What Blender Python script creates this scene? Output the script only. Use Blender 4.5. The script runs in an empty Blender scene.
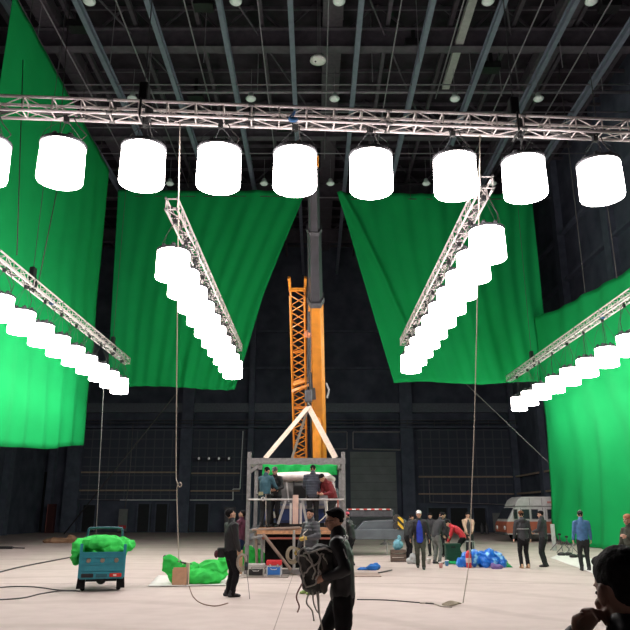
import bpy, math, random
from mathutils import Vector, Matrix, noise
random.seed(7)
PI = math.pi
R = math.radians
C = bpy.context.scene.collection
scn = bpy.context.scene

# ------------------------------------------------------------------ camera, world, exposure
CAM_H = 1.70
FPX = 680.0
PITCH = R(16.16)
cam = bpy.data.cameras.new('camera')
cam.sensor_width = 36
cam.lens = 36 * FPX / 630
cam.clip_start = 0.05
cam.clip_end = 400
cam_o = bpy.data.objects.new('camera', cam)
C.objects.link(cam_o)
cam_o.location = (0, 0, CAM_H)
cam_o.rotation_euler = (PI / 2 + PITCH, 0, 0)
scn.camera = cam_o
w = bpy.data.worlds.new('world')
scn.world = w
w.use_nodes = True
w.node_tree.nodes['Background'].inputs[0].default_value = (0.5, 0.6, 0.8, 1)
w.node_tree.nodes['Background'].inputs[1].default_value = 0.02
scn.view_settings.view_transform = 'Standard'
scn.view_settings.look = 'None'
scn.view_settings.gamma = 1
scn.view_settings.exposure = 0.0
scn.view_settings.use_curve_mapping = False
scn.cycles.use_denoising = True
scn.cycles.max_bounces = 5
scn.cycles.diffuse_bounces = 3
scn.cycles.sample_clamp_indirect = 6
LAMP_POWER = 23.0

# ------------------------------------------------------------------ measuring helpers (pixel + known depth or height -> metres)
sP, cP = math.sin(PITCH), math.cos(PITCH)
def ray(px, py):
    a = (px - 315) / FPX; t = (315 - py) / FPX
    return Vector((a, cP - t * sP, sP + t * cP))
def at(px, py, Y):
    d = ray(px, py); k = Y / d.y
    return Vector((d.x * k, Y, CAM_H + d.z * k))
def atz(px, py, z=0.0):
    d = ray(px, py); k = (z - CAM_H) / d.z
    return Vector((d.x * k, d.y * k, z))

# ------------------------------------------------------------------ materials
MATS = {}
def mat(name, col, rough=0.6, metal=0.0, var=0.12, scale=6.0, bump=0.0, emit=None, trans=0.0, coat=0.0, detail=4):
    if name in MATS: return MATS[name]
    m = bpy.data.materials.new(name); m.use_nodes = True
    nt = m.node_tree; N = nt.nodes; L = nt.links
    b = N['Principled BSDF']
    b.inputs['Roughness'].default_value = rough
    b.inputs['Metallic'].default_value = metal
    if coat: b.inputs['Coat Weight'].default_value = coat
    tc = N.new('ShaderNodeTexCoord')
    nz = N.new('ShaderNodeTexNoise'); nz.inputs['Scale'].default_value = scale; nz.inputs['Detail'].default_value = detail
    L.new(tc.outputs['Object'], nz.inputs['Vector'])
    rp = N.new('ShaderNodeValToRGB')
    rp.color_ramp.elements[0].position = 0.3; rp.color_ramp.elements[1].position = 0.7
    rp.color_ramp.elements[0].color = (*[max(0, c * (1 - var)) for c in col], 1)
    rp.color_ramp.elements[1].color = (*[min(1, c * (1 + var)) for c in col], 1)
    L.new(nz.outputs['Fac'], rp.inputs['Fac'])
    L.new(rp.outputs['Color'], b.inputs['Base Color'])
    if bump:
        bp = N.new('ShaderNodeBump'); bp.inputs['Strength'].default_value = bump; bp.inputs['Distance'].default_value = 0.02
        L.new(nz.outputs['Fac'], bp.inputs['Height']); L.new(bp.outputs['Normal'], b.inputs['Normal'])
    if emit:
        b.inputs['Emission Color'].default_value = (*emit[0], 1); b.inputs['Emission Strength'].default_value = emit[1]
    if trans or rough >= 0.8: b.inputs['Specular IOR Level'].default_value = 0.12
    if trans:
        tr = N.new('ShaderNodeBsdfTranslucent'); L.new(rp.outputs['Color'], tr.inputs['Color'])
        mx = N.new('ShaderNodeMixShader'); mx.inputs[0].default_value = trans
        L.new(b.outputs[0], mx.inputs[1]); L.new(tr.outputs[0], mx.inputs[2])
        L.new(mx.outputs[0], N['Material Output'].inputs['Surface'])
    MATS[name] = m
    return m

GREEN = mat('chroma_green_cloth', (0.012, 0.43, 0.115), 0.85, var=0.05, scale=0.7, trans=0.12)
GREEN2 = mat('crumpled_green_cloth', (0.06, 0.69, 0.12), 0.8, var=0.12, scale=5, trans=0.15, bump=0.15)
GREEN3 = mat('dark_green_cloth', (0.01, 0.30, 0.09), 0.8, var=0.2, scale=9)
WALL = mat('dark_wall', (0.088, 0.10, 0.14), 0.9, var=0.25, scale=0.8)
WALLP = mat('dark_wall_panel', (0.06, 0.068, 0.096), 0.95, var=0.3, scale=2.0)
PILLAR = mat('pillar_paint', (0.11, 0.127, 0.175), 0.8, var=0.15, scale=2)
CEIL = mat('ceiling_dark', (0.048, 0.040, 0.052), 0.9, var=0.3, scale=1.0)
BEAM = mat('beam_paint', (0.185, 0.215, 0.28), 0.6, var=0.12, scale=3)
BEAMD = mat('dark_beam_paint', (0.09, 0.08, 0.10), 0.7, var=0.2, scale=3)
PIPE = mat('ceiling_pipe_paint', (0.24, 0.23, 0.26), 0.5, var=0.15)
DUCT = mat('duct_metal', (0.12, 0.11, 0.13), 0.5, 0.3, var=0.15)
ALU = mat('truss_aluminium', (0.90, 0.80, 0.80), 0.45, 0.0, var=0.08, scale=30)
BLK = mat('black_plastic', (0.014, 0.014, 0.016), 0.5, var=0.3)
DARKM = mat('dark_metal', (0.09, 0.09, 0.10), 0.45, 0.4, var=0.2)
STEEL = mat('grey_steel', (0.27, 0.26, 0.26), 0.5, 0.4, var=0.2, scale=12)
GALV = mat('galvanised_pipe', (0.50, 0.49, 0.48), 0.4, 0.5, var=0.15, scale=15)
ORANGE = mat('crane_orange', (0.66, 0.235, 0.018), 0.45, var=0.12, scale=3, coat=0.2)
TEL = mat('telescope_steel', (0.055, 0.055, 0.065), 0.3, 0.3, var=0.2, scale=2)
CHROME = mat('polished_steel', (0.6, 0.6, 0.6), 0.18, 0.9, var=0.05)
STRAP = mat('cream_sling_webbing', (0.72, 0.60, 0.49), 0.85, var=0.12, scale=20)
ROPE = mat('pale_rope', (0.50, 0.45, 0.39), 0.9, var=0.2, scale=60)
ROPED = mat('dark_rope', (0.10, 0.10, 0.10), 0.9, var=0.2, scale=60)
CABLE = mat('black_cable', (0.05, 0.045, 0.045), 0.6, var=0.2)
WOOD = mat('plywood', (0.52, 0.27, 0.14), 0.7, var=0.25, scale=12)
WOODP = mat('pale_rail_wood', (0.42, 0.32, 0.26), 0.8, var=0.2, scale=5)
CARD = mat('cardboard', (0.56, 0.33, 0.21), 0.85, var=0.1, scale=8)
WHITE = mat('white_paint', (0.75, 0.74, 0.73), 0.45, var=0.05)
SHEET = mat('white_sheet', (0.78, 0.76, 0.73), 0.8, var=0.06, scale=5)
TEAL = mat('teal_truck_paint', (0.02, 0.24, 0.31), 0.4, var=0.12, coat=0.3)
TEALD = mat('dark_teal_paint', (0.015, 0.10, 0.13), 0.5, var=0.12)
RUB = mat('rubber', (0.012, 0.012, 0.013), 0.8, var=0.3)
REDL = mat('red_lens', (0.60, 0.03, 0.02), 0.25, var=0.1)
RED = mat('red_paint', (0.62, 0.03, 0.04), 0.4, var=0.1)
BLUE = mat('blue_paint', (0.03, 0.17, 0.55), 0.4, var=0.1)
GREYD = mat('grey_door_paint', (0.20, 0.22, 0.235), 0.7, var=0.12, scale=1.0)
DOORM = mat('dark_door_paint', (0.012, 0.014, 0.018), 0.7, var=0.2)
CONDUIT = mat('white_conduit', (0.85, 0.88, 0.92), 0.5, var=0.1)
DOME = mat('lamp_dome_glass', (0.55, 0.64, 0.60), 0.35, var=0.05)
SKIN = mat('skin', (0.52, 0.29, 0.20), 0.55, var=0.08, scale=20)
HAIR = mat('black_hair', (0.010, 0.009, 0.010), 0.8, var=0.4, scale=60, bump=0.4)
EYE = mat('dark_eye', (0.02, 0.014, 0.012), 0.2)
LIP = mat('lips', (0.42, 0.16, 0.13), 0.5)
YEL = mat('yellow_paint', (0.70, 0.42, 0.03), 0.5, var=0.1)
BUSW = mat('minibus_white', (0.50, 0.49, 0.49), 0.5, var=0.12, scale=3)
BUSR = mat('minibus_orange_red', (0.36, 0.10, 0.06), 0.5, var=0.15, scale=3)
GLASS = mat('dark_glass', (0.03, 0.035, 0.045), 0.12, var=0.2)
GREYP = mat('pale_grey_notice', (0.20, 0.21, 0.21), 0.7, var=0.1)
CRGREY = mat('crane_grey', (0.10, 0.115, 0.13), 0.5, var=0.15, scale=2)

def emis(name, col, s):
    m = bpy.data.materials.new(name); m.use_nodes = True
    N = m.node_tree.nodes; L = m.node_tree.links
    N.clear()
    e = N.new('ShaderNodeEmission'); e.inputs[0].default_value = (*col, 1); e.inputs[1].default_value = s
    o = N.new('ShaderNodeOutputMaterial'); L.new(e.outputs[0], o.inputs[0])
    return m
SILK = emis('glowing_silk', (1.0, 0.93, 0.90), LAMP_POWER)

def floor_mat():
    m = bpy.data.materials.new('concrete_floor'); m.use_nodes = True
    nt = m.node_tree; N = nt.nodes; L = nt.links; b = N['Principled BSDF']
    tc = N.new('ShaderNodeTexCoord')
    n1 = N.new('ShaderNodeTexNoise'); n1.inputs['Scale'].default_value = 0.35; n1.inputs['Detail'].default_value = 6
    n2 = N.new('ShaderNodeTexNoise'); n2.inputs['Scale'].default_value = 3.0; n2.inputs['Detail'].default_value = 8
    mp = N.new('ShaderNodeMapping'); mp.inputs['Scale'].default_value = (0.7, 0.9, 1)
    L.new(tc.outputs['Object'], n1.inputs['Vector']); L.new(tc.outputs['Object'], mp.inputs['Vector']); L.new(mp.outputs[0], n2.inputs['Vector'])
    wv = N.new('ShaderNodeTexWave'); wv.wave_type = 'RINGS'; wv.rings_direction = 'Z'; wv.inputs['Scale'].default_value = 0.12
    wv.inputs['Distortion'].default_value = 3; wv.inputs['Detail'].default_value = 3; wv.inputs['Detail Scale'].default_value = 1.5
    mp2 = N.new('ShaderNodeMapping'); mp2.inputs['Location'].default_value = (6, -4, 0)
    L.new(tc.outputs['Object'], mp2.inputs['Vector']); L.new(mp2.outputs[0], wv.inputs['Vector'])
    r1 = N.new('ShaderNodeValToRGB'); r1.color_ramp.elements[0].position = 0.3; r1.color_ramp.elements[1].position = 0.7
    r1.color_ramp.elements[0].color = (0.56, 0.465, 0.43, 1); r1.color_ramp.elements[1].color = (0.63, 0.53, 0.495, 1)
    r2 = N.new('ShaderNodeValToRGB'); r2.color_ramp.elements[0].position = 0.35; r2.color_ramp.elements[1].position = 0.6
    r2.color_ramp.elements[0].color = (0.93, 0.92, 0.915, 1); r2.color_ramp.elements[1].color = (1, 1, 1, 1)
    r3 = N.new('ShaderNodeValToRGB'); r3.color_ramp.elements[0].position = 0.02; r3.color_ramp.elements[1].position = 0.12
    r3.color_ramp.elements[0].color = (0.9, 0.89, 0.88, 1); r3.color_ramp.elements[1].color = (1, 1, 1, 1)
    L.new(n1.outputs['Fac'], r1.inputs[0]); L.new(n2.outputs['Fac'], r2.inputs[0]); L.new(wv.outputs['Fac'], r3.inputs[0])
    mx = N.new('ShaderNodeMixRGB'); mx.blend_type = 'MULTIPLY'; mx.inputs[0].default_value = 1
    mx2 = N.new('ShaderNodeMixRGB'); mx2.blend_type = 'MULTIPLY'; mx2.inputs[0].default_value = 1
    L.new(r1.outputs[0], mx.inputs[1]); L.new(r2.outputs[0], mx.inputs[2]); L.new(mx.outputs[0], mx2.inputs[1]); L.new(r3.outputs[0], mx2.inputs[2])
    L.new(mx2.outputs[0], b.inputs['Base Color'])
    b.inputs['Roughness'].default_value = 0.75
    return m
FLOOR = floor_mat()

def grid_mat():
    m = bpy.data.materials.new('quilted_dark_panels'); m.use_nodes = True
    nt = m.node_tree; N = nt.nodes; L = nt.links; b = N['Principled BSDF']
    tc = N.new('ShaderNodeTexCoord')
    mp = N.new('ShaderNodeMapping'); mp.inputs['Rotation'].default_value = (R(90), 0, 0)
    br = N.new('ShaderNodeTexBrick'); br.offset = 0; br.inputs['Scale'].default_value = 1
    br.inputs['Brick Width'].default_value = 0.8; br.inputs['Row Height'].default_value = 0.8
    br.inputs['Mortar Size'].default_value = 0.05
    br.inputs['Color1'].default_value = (0.065, 0.073, 0.105, 1); br.inputs['Color2'].default_value = (0.070, 0.078, 0.112, 1)
    br.inputs['Mortar'].default_value = (0.11, 0.125, 0.155, 1)
    L.new(tc.outputs['Object'], mp.inputs[0]); L.new(mp.outputs[0], br.inputs['Vector'])
    L.new(br.outputs['Color'], b.inputs['Base Color']); b.inputs['Roughness'].default_value = 0.9
    return m
QUILT = grid_mat()

def stripe_mat(name, c1, c2, scale, ang=0.0, axis='X'):
    m = bpy.data.materials.new(name); m.use_nodes = True
    nt = m.node_tree; N = nt.nodes; L = nt.links; b = N['Principled BSDF']
    tc = N.new('ShaderNodeTexCoord'); mp = N.new('ShaderNodeMapping'); mp.inputs['Rotation'].default_value = (0, ang, 0)
    wv = N.new('ShaderNodeTexWave'); wv.bands_direction = axis; wv.inputs['Scale'].default_value = scale
    rp = N.new('ShaderNodeValToRGB'); rp.color_ramp.interpolation = 'CONSTANT'
    rp.color_ramp.elements[0].color = (*c1, 1); rp.color_ramp.elements[1].color = (*c2, 1); rp.color_ramp.elements[1].position = 0.5
    L.new(tc.outputs['Object'], mp.inputs[0]); L.new(mp.outputs[0], wv.inputs['Vector']); L.new(wv.outputs['Fac'], rp.inputs[0])
    L.new(rp.outputs[0], b.inputs['Base Color']); b.inputs['Roughness'].default_value = 0.5
    return m
REDWHITE = stripe_mat('red_white_band', (0.5, 0.06, 0.05), (0.6, 0.6, 0.6), 1.0)
HAZARD = stripe_mat('yellow_black_hazard', (0.75, 0.45, 0.03), (0.02, 0.02, 0.02), 1.6, R(45))
def bluebag_mat():
    m = bpy.data.materials.new('printed_blue_plastic'); m.use_nodes = True
    nt = m.node_tree; N = nt.nodes; L = nt.links; b = N['Principled BSDF']
    tc = N.new('ShaderNodeTexCoord'); vo = N.new('ShaderNodeTexNoise'); vo.inputs['Scale'].default_value = 5.0; vo.inputs['Detail'].default_value = 2
    rp = N.new('ShaderNodeValToRGB')
    rp.color_ramp.elements[0].color = (0.008, 0.17, 0.70, 1); rp.color_ramp.elements[0].position = 0.55
    rp.color_ramp.elements[1].color = (0.25, 0.65, 0.95, 1); rp.color_ramp.elements[1].position = 0.66
    L.new(tc.outputs['Object'], vo.inputs['Vector']); L.new(vo.outputs['Fac'], rp.inputs[0]); L.new(rp.outputs[0], b.inputs['Base Color'])
    b.inputs['Roughness'].default_value = 0.3
    return m
BLUEBAG = bluebag_mat()

# ------------------------------------------------------------------ mesh helpers
def link(o, parent=None):
    C.objects.link(o)
    if parent is not None: o.parent = parent
    return o
def tag(o, label=None, cat=None, group=None, kind=None):
    if label: o['label'] = label
    if cat: o['category'] = cat
    if group: o['group'] = group
    if kind: o['kind'] = kind
    return o
def empty(name, loc=(0, 0, 0), rz=0.0, rx=0.0):
    o = bpy.data.objects.new(name, None); o.location = loc; o.rotation_euler = (rx, 0, rz); o.empty_display_size = 0.1
    C.objects.link(o); return o
def frame_of(d, side=None):
    d = Vector(d).normalized()
    s = Vector(side) if side is not None else (Vector((0, 0, 1)) if abs(d.z) < 0.9 else Vector((1, 0, 0)))
    s = s - d * s.dot(d)
    if s.length < 1e-5:
        s = Vector((0, 1, 0)) - d * d.y
    s.normalize()
    return d, s, d.cross(s)
class MB:
    def __init__(self): self.v = []; self.f = []
    def box(self, c, size, rot=None):
        c = Vector(c); hx, hy, hz = size[0] / 2, size[1] / 2, size[2] / 2
        i = len(self.v)
        for z in (-hz, hz):
            for x, y in ((-hx, -hy), (hx, -hy), (hx, hy), (-hx, hy)):
                p = Vector((x, y, z))
                if rot is not None: p = rot @ p
                self.v.append(c + p)
        for q in ((0, 3, 2, 1), (4, 5, 6, 7), (0, 1, 5, 4), (1, 2, 6, 5), (2, 3, 7, 6), (3, 0, 4, 7)):
            self.f.append(tuple(i + k for k in q))
        return self
    def b2(self, a, b):
        return self.box([(a[k] + b[k]) / 2 for k in range(3)], [abs(a[k] - b[k]) for k in range(3)])
    def bar(self, a, b, wd, ht, side=None):
        a, b = Vector(a), Vector(b); d, s, t = frame_of(b - a, side)
        m = Matrix((d, s, t)).transposed()
        return self.box((a + b) / 2, ((b - a).length, wd, ht), m)
    def tube(self, pts, r, n=6, closed=False):
        pts = [Vector(p) for p in pts]; k = len(pts); i0 = len(self.v)
        prev = None
        for j, p in enumerate(pts):
            if closed: d = pts[(j + 1) % k] - pts[j - 1]
            else: d = pts[min(j + 1, k - 1)] - pts[max(j - 1, 0)]
            d, s, t = frame_of(d, prev)
            prev = s
            rr = r[j] if isinstance(r, (list, tuple)) else r
            for a in range(n):
                an = 2 * PI * a / n
                self.v.append(p + s * math.cos(an) * rr + t * math.sin(an) * rr)
        m = k if closed else k - 1
        for j in range(m):
            for a in range(n):
                j2 = (j + 1) % k
                self.f.append((i0 + j * n + a, i0 + j * n + (a + 1) % n, i0 + j2 * n + (a + 1) % n, i0 + j2 * n + a))
        if not closed:
            self.f.append(tuple(i0 + a for a in reversed(range(n))))
            self.f.append(tuple(i0 + (k - 1) * n + a for a in range(n)))
        return self
    def loft(self, pts, radii, side=None, n=12, cap=True):
        pts = [Vector(p) for p in pts]; k = len(pts)
        rings = []
        prev = side
        for j, p in enumerate(pts):
            d = pts[min(j + 1, k - 1)] - pts[max(j - 1, 0)]
            d, s, t = frame_of(d, side if side is not None else prev)
            if side is None: prev = s
            a, b = radii[j] if isinstance(radii[j], (list, tuple)) else (radii[j], radii[j])
            rings.append((p, s, t, a, b, d))
        if cap:
            p, s, t, a, b, d = rings[0]; m = min(a, b)
            pre = [(p - d * m * 0.9, s, t, a * 0.42, b * 0.42, d), (p - d * m * 0.6, s, t, a * 0.8, b * 0.8, d)]
            p, s, t, a, b, d = rings[-1]; m = min(a, b)
            post = [(p + d * m * 0.6, s, t, a * 0.8, b * 0.8, d), (p + d * m * 0.9, s, t, a * 0.42, b * 0.42, d)]
            rings = pre + rings + post
        i0 = len(self.v)
        for p, s, t, a, b, d in rings:
            for q in range(n):
                an = 2 * PI * q / n
                self.v.append(p + s * math.cos(an) * a + t * math.sin(an) * b)
        K = len(rings)
        for j in range(K - 1):
            for q in range(n):
                self.f.append((i0 + j * n + q, i0 + j * n + (q + 1) % n, i0 + (j + 1) * n + (q + 1) % n, i0 + (j + 1) * n + q))
        self.f.append(tuple(i0 + a for a in reversed(range(n))))
        self.f.append(tuple(i0 + (K - 1) * n + a for a in range(n)))
        return self
    def ell(self, c, r, rot=None, nu=14, nv=9):
        c = Vector(c); i0 = len(self.v)
        if not isinstance(r, (list, tuple)): r = (r, r, r)
        def put(p):
            p = Vector((p[0] * r[0], p[1] * r[1], p[2] * r[2]))
            if rot is not None: p = rot @ p
            self.v.append(c + p)
        put((0, 0, -1))
        for j in range(1, nv):
            a = -PI / 2 + PI * j / nv
            for k in range(nu):
                b = 2 * PI * k / nu
                put((math.cos(a) * math.cos(b), math.cos(a) * math.sin(b), math.sin(a)))
        put((0, 0, 1)); last = len(self.v) - 1
        for k in range(nu):
            self.f.append((i0, i0 + 1 + (k + 1) % nu, i0 + 1 + k))
            self.f.append((last, last - nu + k, last - nu + (k + 1) % nu))
        for j in range(nv - 2):
            for k in range(nu):
                a = i0 + 1 + j * nu
                self.f.append((a + k, a + (k + 1) % nu, a + nu + (k + 1) % nu, a + nu + k))
        return self
    def lathe(self, prof, c=(0, 0, 0), n=20, ax='Z'):
        i0 = len(self.v); c = Vector(c)
        for r, z in prof:
            for k in range(n):
                a = 2 * PI * k / n
                if ax == 'Z': p = (r * math.cos(a), r * math.sin(a), z)
                elif ax == 'X': p = (z, r * math.cos(a), r * math.sin(a))
                else: p = (r * math.sin(a), z, r * math.cos(a))
                self.v.append(c + Vector(p))
        for j in range(len(prof) - 1):
            for k in range(n):
                self.f.append((i0 + j * n + k, i0 + j * n + (k + 1) % n, i0 + (j + 1) * n + (k + 1) % n, i0 + (j + 1) * n + k))
        self.f.append(tuple(i0 + k for k in reversed(range(n))))
        self.f.append(tuple(i0 + (len(prof) - 1) * n + k for k in range(n)))
        return self
    def prism(self, poly, a, b, ax='Y'):
        i0 = len(self.v); n = len(poly)
        for t in (a, b):
            for (p, q) in poly:
                self.v.append(Vector((p, t, q)) if ax == 'Y' else (Vector((t, p, q)) if ax == 'X' else Vector((p, q, t))))
        self.f.append(tuple(i0 + k for k in range(n))); self.f.append(tuple(i0 + n + k for k in reversed(range(n))))
        for k in range(n):
            self.f.append((i0 + k, i0 + n + k, i0 + n + (k + 1) % n, i0 + (k + 1) % n))
        return self
    def mesh(self, name, smooth=False, off=(0, 0, 0)):
        me = bpy.data.meshes.new(name); off = Vector(off)
        me.from_pydata([v - off for v in self.v], [], self.f); me.update()
        if smooth: me.polygons.foreach_set('use_smooth', [True] * len(me.polygons))
        return me
    def build(self, name, m, parent=None, smooth=False, off=(0, 0, 0), bevel=0.0):
        me = self.mesh(name, smooth, off)
        me.materials.append(m)
        import bmesh
        bm = bmesh.new(); bm.from_mesh(me); bmesh.ops.recalc_face_normals(bm, faces=bm.faces)
        if bevel: bmesh.ops.bevel(bm, geom=list(bm.edges), offset=bevel, segments=1, affect='EDGES')
        bm.to_mesh(me); bm.free()
        o = bpy.data.objects.new(name, me)
        return link(o, parent)
def clone(o, parent=None, loc=None, rz=None, rot=None):
    c = o.copy(); C.objects.link(c)
    if parent is not None: c.parent = parent
    if loc is not None: c.location = loc
    if rz is not None: c.rotation_euler[2] = rz
    if rot is not None: c.rotation_euler = rot
    return c
def copy_tree(o, parent=None):
    c = o.copy(); C.objects.link(c); c.parent = parent
    for ch in o.children: copy_tree(ch, c)
    return c

# voxel union in a scratch scene: many overlapping closed shapes -> one continuous skin
SCR = bpy.data.scenes.new('scratch')
def fuse(mb, name, voxel, smooth=3, disp=None, off=(0, 0, 0)):
    me = mb.mesh('tmp', False, off)
    o = bpy.data.objects.new('tmp', me); SCR.collection.objects.link(o)
    r = o.modifiers.new('r', 'REMESH'); r.mode = 'VOXEL'; r.voxel_size = voxel; r.use_smooth_shade = True
    if smooth:
        s = o.modifiers.new('s', 'SMOOTH'); s.iterations = smooth; s.factor = 0.5
    vl = SCR.view_layers[0]; vl.update()
    dg = vl.depsgraph
    out = bpy.data.meshes.new_from_object(o.evaluated_get(dg), depsgraph=dg)
    out.name = name
    bpy.data.objects.remove(o); bpy.data.meshes.remove(me)
    if disp:
        vs = out.vertices; nn = [v.normal.copy() for v in vs]
        for v, nrm in zip(vs, nn):
            v.co = v.co + nrm * disp(v.co)
        out.update()
    out.polygons.foreach_set('use_smooth', [True] * len(out.polygons))
    return out
def wrinkle(amp, sc, seed=0.0):
    s = Vector((seed * 3.1, seed * 1.7, seed))
    return lambda p: amp * (noise.noise(p * sc + s) + 0.5 * noise.noise(p * sc * 2.3 + s))
def quilt(amp, pitch, wr=None):
    def f(p):
        a = abs(math.sin(PI * p.z / pitch)); return amp * (a ** 0.6 - 0.6) + (wr(p) if wr else 0)
    return f
def put(me, name, m, parent=None):
    me.materials.clear(); me.materials.append(m)
    return link(bpy.data.objects.new(name, me), parent)

# ------------------------------------------------------------------ setting: hall
XL, XR, YB, YF, ZC = -24.0, 18.0, 62.0, -12.0, 27.0
fl = MB().b2((XL - 1, YF - 1, -0.3), (XR + 1, YB + 1, 0)).build('floor', FLOOR); tag(fl, kind='structure')
for k, (x, y0, y1) in enumerate([(-0.62, 2, 60), (-9.6, 2, 60), (8.4, 2, 60)]):
    MB().b2((x - 0.008, y0, -0.01), (x + 0.008, y1, 0.0015)).build('floor_joint', mat('joint_filler', (0.33, 0.28, 0.25), 0.9), fl)
for y in (9.0, 18.0, 27.0, 36.0, 45.0):
    MB().b2((XL, y - 0.008, -0.01), (XR, y + 0.008, 0.0015)).build('floor_joint', MATS['joint_filler'], fl)
wb = MB().b2((XL - 1, YB, -0.3), (XR + 1, YB + 0.6, ZC)).build('wall_back', WALL); tag(wb, kind='structure')
wl = MB().b2((XL - 0.6, YF, -0.3), (XL, YB, ZC)).build('wall_left', WALL); tag(wl, kind='structure')
wr_ = MB().b2((XR, YF, -0.3), (XR + 0.6, YB, ZC)).build('wall_right', WALL); tag(wr_, kind='structure')
wf = MB().b2((XL - 1, YF - 0.6, -0.3), (XR + 1, YF, ZC)).build('wall_front', mat('black_wall', (0.02, 0.02, 0.025), 0.9)); tag(wf, kind='structure')
ce = MB().b2((XL - 1, YF - 1, ZC), (XR + 1, YB + 1, ZC + 0.4)).build('ceiling', CEIL); tag(ce, kind='structure')
# ceiling: lengthwise running beams
BZ = CAM_H + 22
for k in range(-4, 6):
    x = -1.12 + 3.22 * k
    m = MB(); L0, L1 = 2, YB
    m.b2((x - 0.12, L0, BZ), (x + 0.12, L1, BZ + 0.03)); m.b2((x - 0.12, L0, BZ + 0.42), (x + 0.12, L1, BZ + 0.45)); m.b2((x - 0.03, L0, BZ + 0.03), (x + 0.03, L1, BZ + 0.42))
    m.build('runway_beam', BEAM, ce)
# crosswise main girders with lattice
for y in (20.5, 29.4, 38, 46.5, 55):
    m = MB(); z = BZ + 0.55
    m.b2((XL, y - 0.25, z), (XR, y + 0.25, z + 0.06)); m.b2((XL, y - 0.04, z + 0.06), (XR, y + 0.04, z + 1.1)); m.b2((XL, y - 0.25, z + 1.1), (XR, y + 0.25, z + 1.16))
    m.build('girder', BEAMD, ce)
    m2 = MB()
    x = XL
    while x < XR - 1:
        m2.bar((x, y, z + 1.1), (x + 1.6, y, ZC), 0.1, 0.1); m2.bar((x + 1.6, y, ZC), (x + 3.2, y, z + 1.1), 0.1, 0.1); x += 3.2
    m2.build('girder_bracing', BEAMD, ce)
# secondary beams along the hall, above the runway beams
for k in range(-7, 6):
    x = 0.5 + 3.22 * k
    MB().b2((x - 0.1, 5, BZ + 1.9), (x + 0.1, YB, BZ + 2.2)).build('secondary_beam', BEAMD, ce)
# thin purlins crosswise
for k in range(30):
    y = 12 + k * 1.7
    MB().b2((XL, y - 0.05, BZ + 2.6), (XR, y + 0.05, BZ + 2.8)).build('purlin', BEAMD, ce)
# pipes, conduits and ducts
for (y, dz, r) in ((23.2, 0.55, 0.05), (32.0, 0.3, 0.04), (33.2, 0.65, 0.09), (34.4, 0.15, 0.035), (36.6, 0.5, 0.05), (39.2, 0.2, 0.035), (46, 0.4, 0.05)):
    MB().tube([(XL, y, BZ + dz), (XR, y, BZ + dz)], r, 8).build('ceiling_pipe', PIPE, ce, True)
for (x, dz, y0, y1) in ((-9.0, 0.2, 20, 44), (-5.9, 0.1, 22, 34), (-2.6, 0.2, 23, 46), (0.62, 0.25, 18, 40), (3.9, 0.12, 20, 45), (6.7, 0.1, 23, 33), (10.3, 0.2, 20, 44), (13.4, 0.2, 20, 40), (-12.4, 0.2, 24, 44)):
    MB().tube([(x, y0, BZ + dz), (x, y1, BZ + dz)], 0.035, 6).build('conduit', PIPE, ce, True)
MB().b2((7.1, 24, BZ + 0.7), (7.5, 33, BZ + 0.95)).build('cable_tray', mat('pale_tray', (0.4, 0.4, 0.4), 0.5), ce)
for (x, y0, y1) in ((-13.5, 22, 60), (0.9, 22, 60), (12.6, 22, 60)):
    m = MB().b2((x - 0.5, y0, BZ + 1.75), (x + 0.5, y1, BZ + 2.45))
    yy = y0
    while yy < y1: m.b2((x - 0.53, yy, BZ + 1.72), (x + 0.53, yy + 0.08, BZ + 2.48)); yy += 2.2
    m.build('duct', DUCT, ce)
for (x, y) in ((-6.8, 33.8), (-5.2, 26.5), (-11.6, 28), (5.0, 29.4), (9.4, 31.2), (13.8, 26.6), (-1.9, 37), (3, 24.2)):
    m = MB().b2((x - 0.45, y - 0.3, BZ + 0.6), (x + 0.45, y + 0.3, BZ + 1.0)); m.b2((x - 0.1, y - 0.1, BZ + 0.98), (x + 0.1, y + 0.1, BZ + 1.9))
    m.build('winch', BLK, ce)
for k in range(9):   # cross braces of the roof
    x = -14 + 3.22 * k; y = 25.5 if k % 2 else 34
    MB().bar((x, y, BZ + 1.4), (x + 3.2, y + 8.5, BZ + 1.4), 0.08, 0.08).build('roof_brace', BEAMD, ce)
# hanging rods
for (px, py) in ((112, 45), (150, 70), (205, 40), (258, 70), (320, 40), (372, 60), (418, 40), (470, 60), (560, 45), (600, 70), (40, 20), (180, 150), (350, 140), (430, 150), (500, 75)):
    p = atz(px, py, BZ + 0.4)
    MB().tube([(p.x, p.y, BZ - 0.9), (p.x, p.y, ZC)], 0.02, 5).build('hanging_rod', PIPE, ce)

# back wall details
def onwall(px, py, dy=0.0): return at(px, py, YB - dy)
def wallbox(px0, py0, px1, py1, depth, name, m, parent=wb, d0=0.0, **k):
    a = onwall(px0, py0); b = onwall(px1, py1)
    return MB().b2((a.x, YB - d0, min(a.z, b.z)), (b.x, YB - d0 - depth, max(a.z, b.z))).build(name, m, parent, **k)
for (a, b, c, d) in ((77, 428, 177, 500), (189, 428, 246, 500), (417, 428, 517, 503)):
    wallbox(a, b, c, d, 0.12, 'acoustic_panel', QUILT)
for (x0, x1) in ((177, 189), (403, 416), (62, 77), (516, 523), (246, 252), (44, 50)):
    a = onwall(x0, 533); b = onwall(x1, 533)
    MB().b2((a.x, YB, 0), (b.x, YB - 0.7, ZC)).build('pillar', PILLAR, wb)
a = onwall(0, 404); b = onwall(0, 413)
MB().b2((XL, YB, b.z), (XR, YB - 0.5, a.z)).build('wall_band', mat('lighter_wall_band', (0.16, 0.18, 0.22), 0.8), wb)
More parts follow.
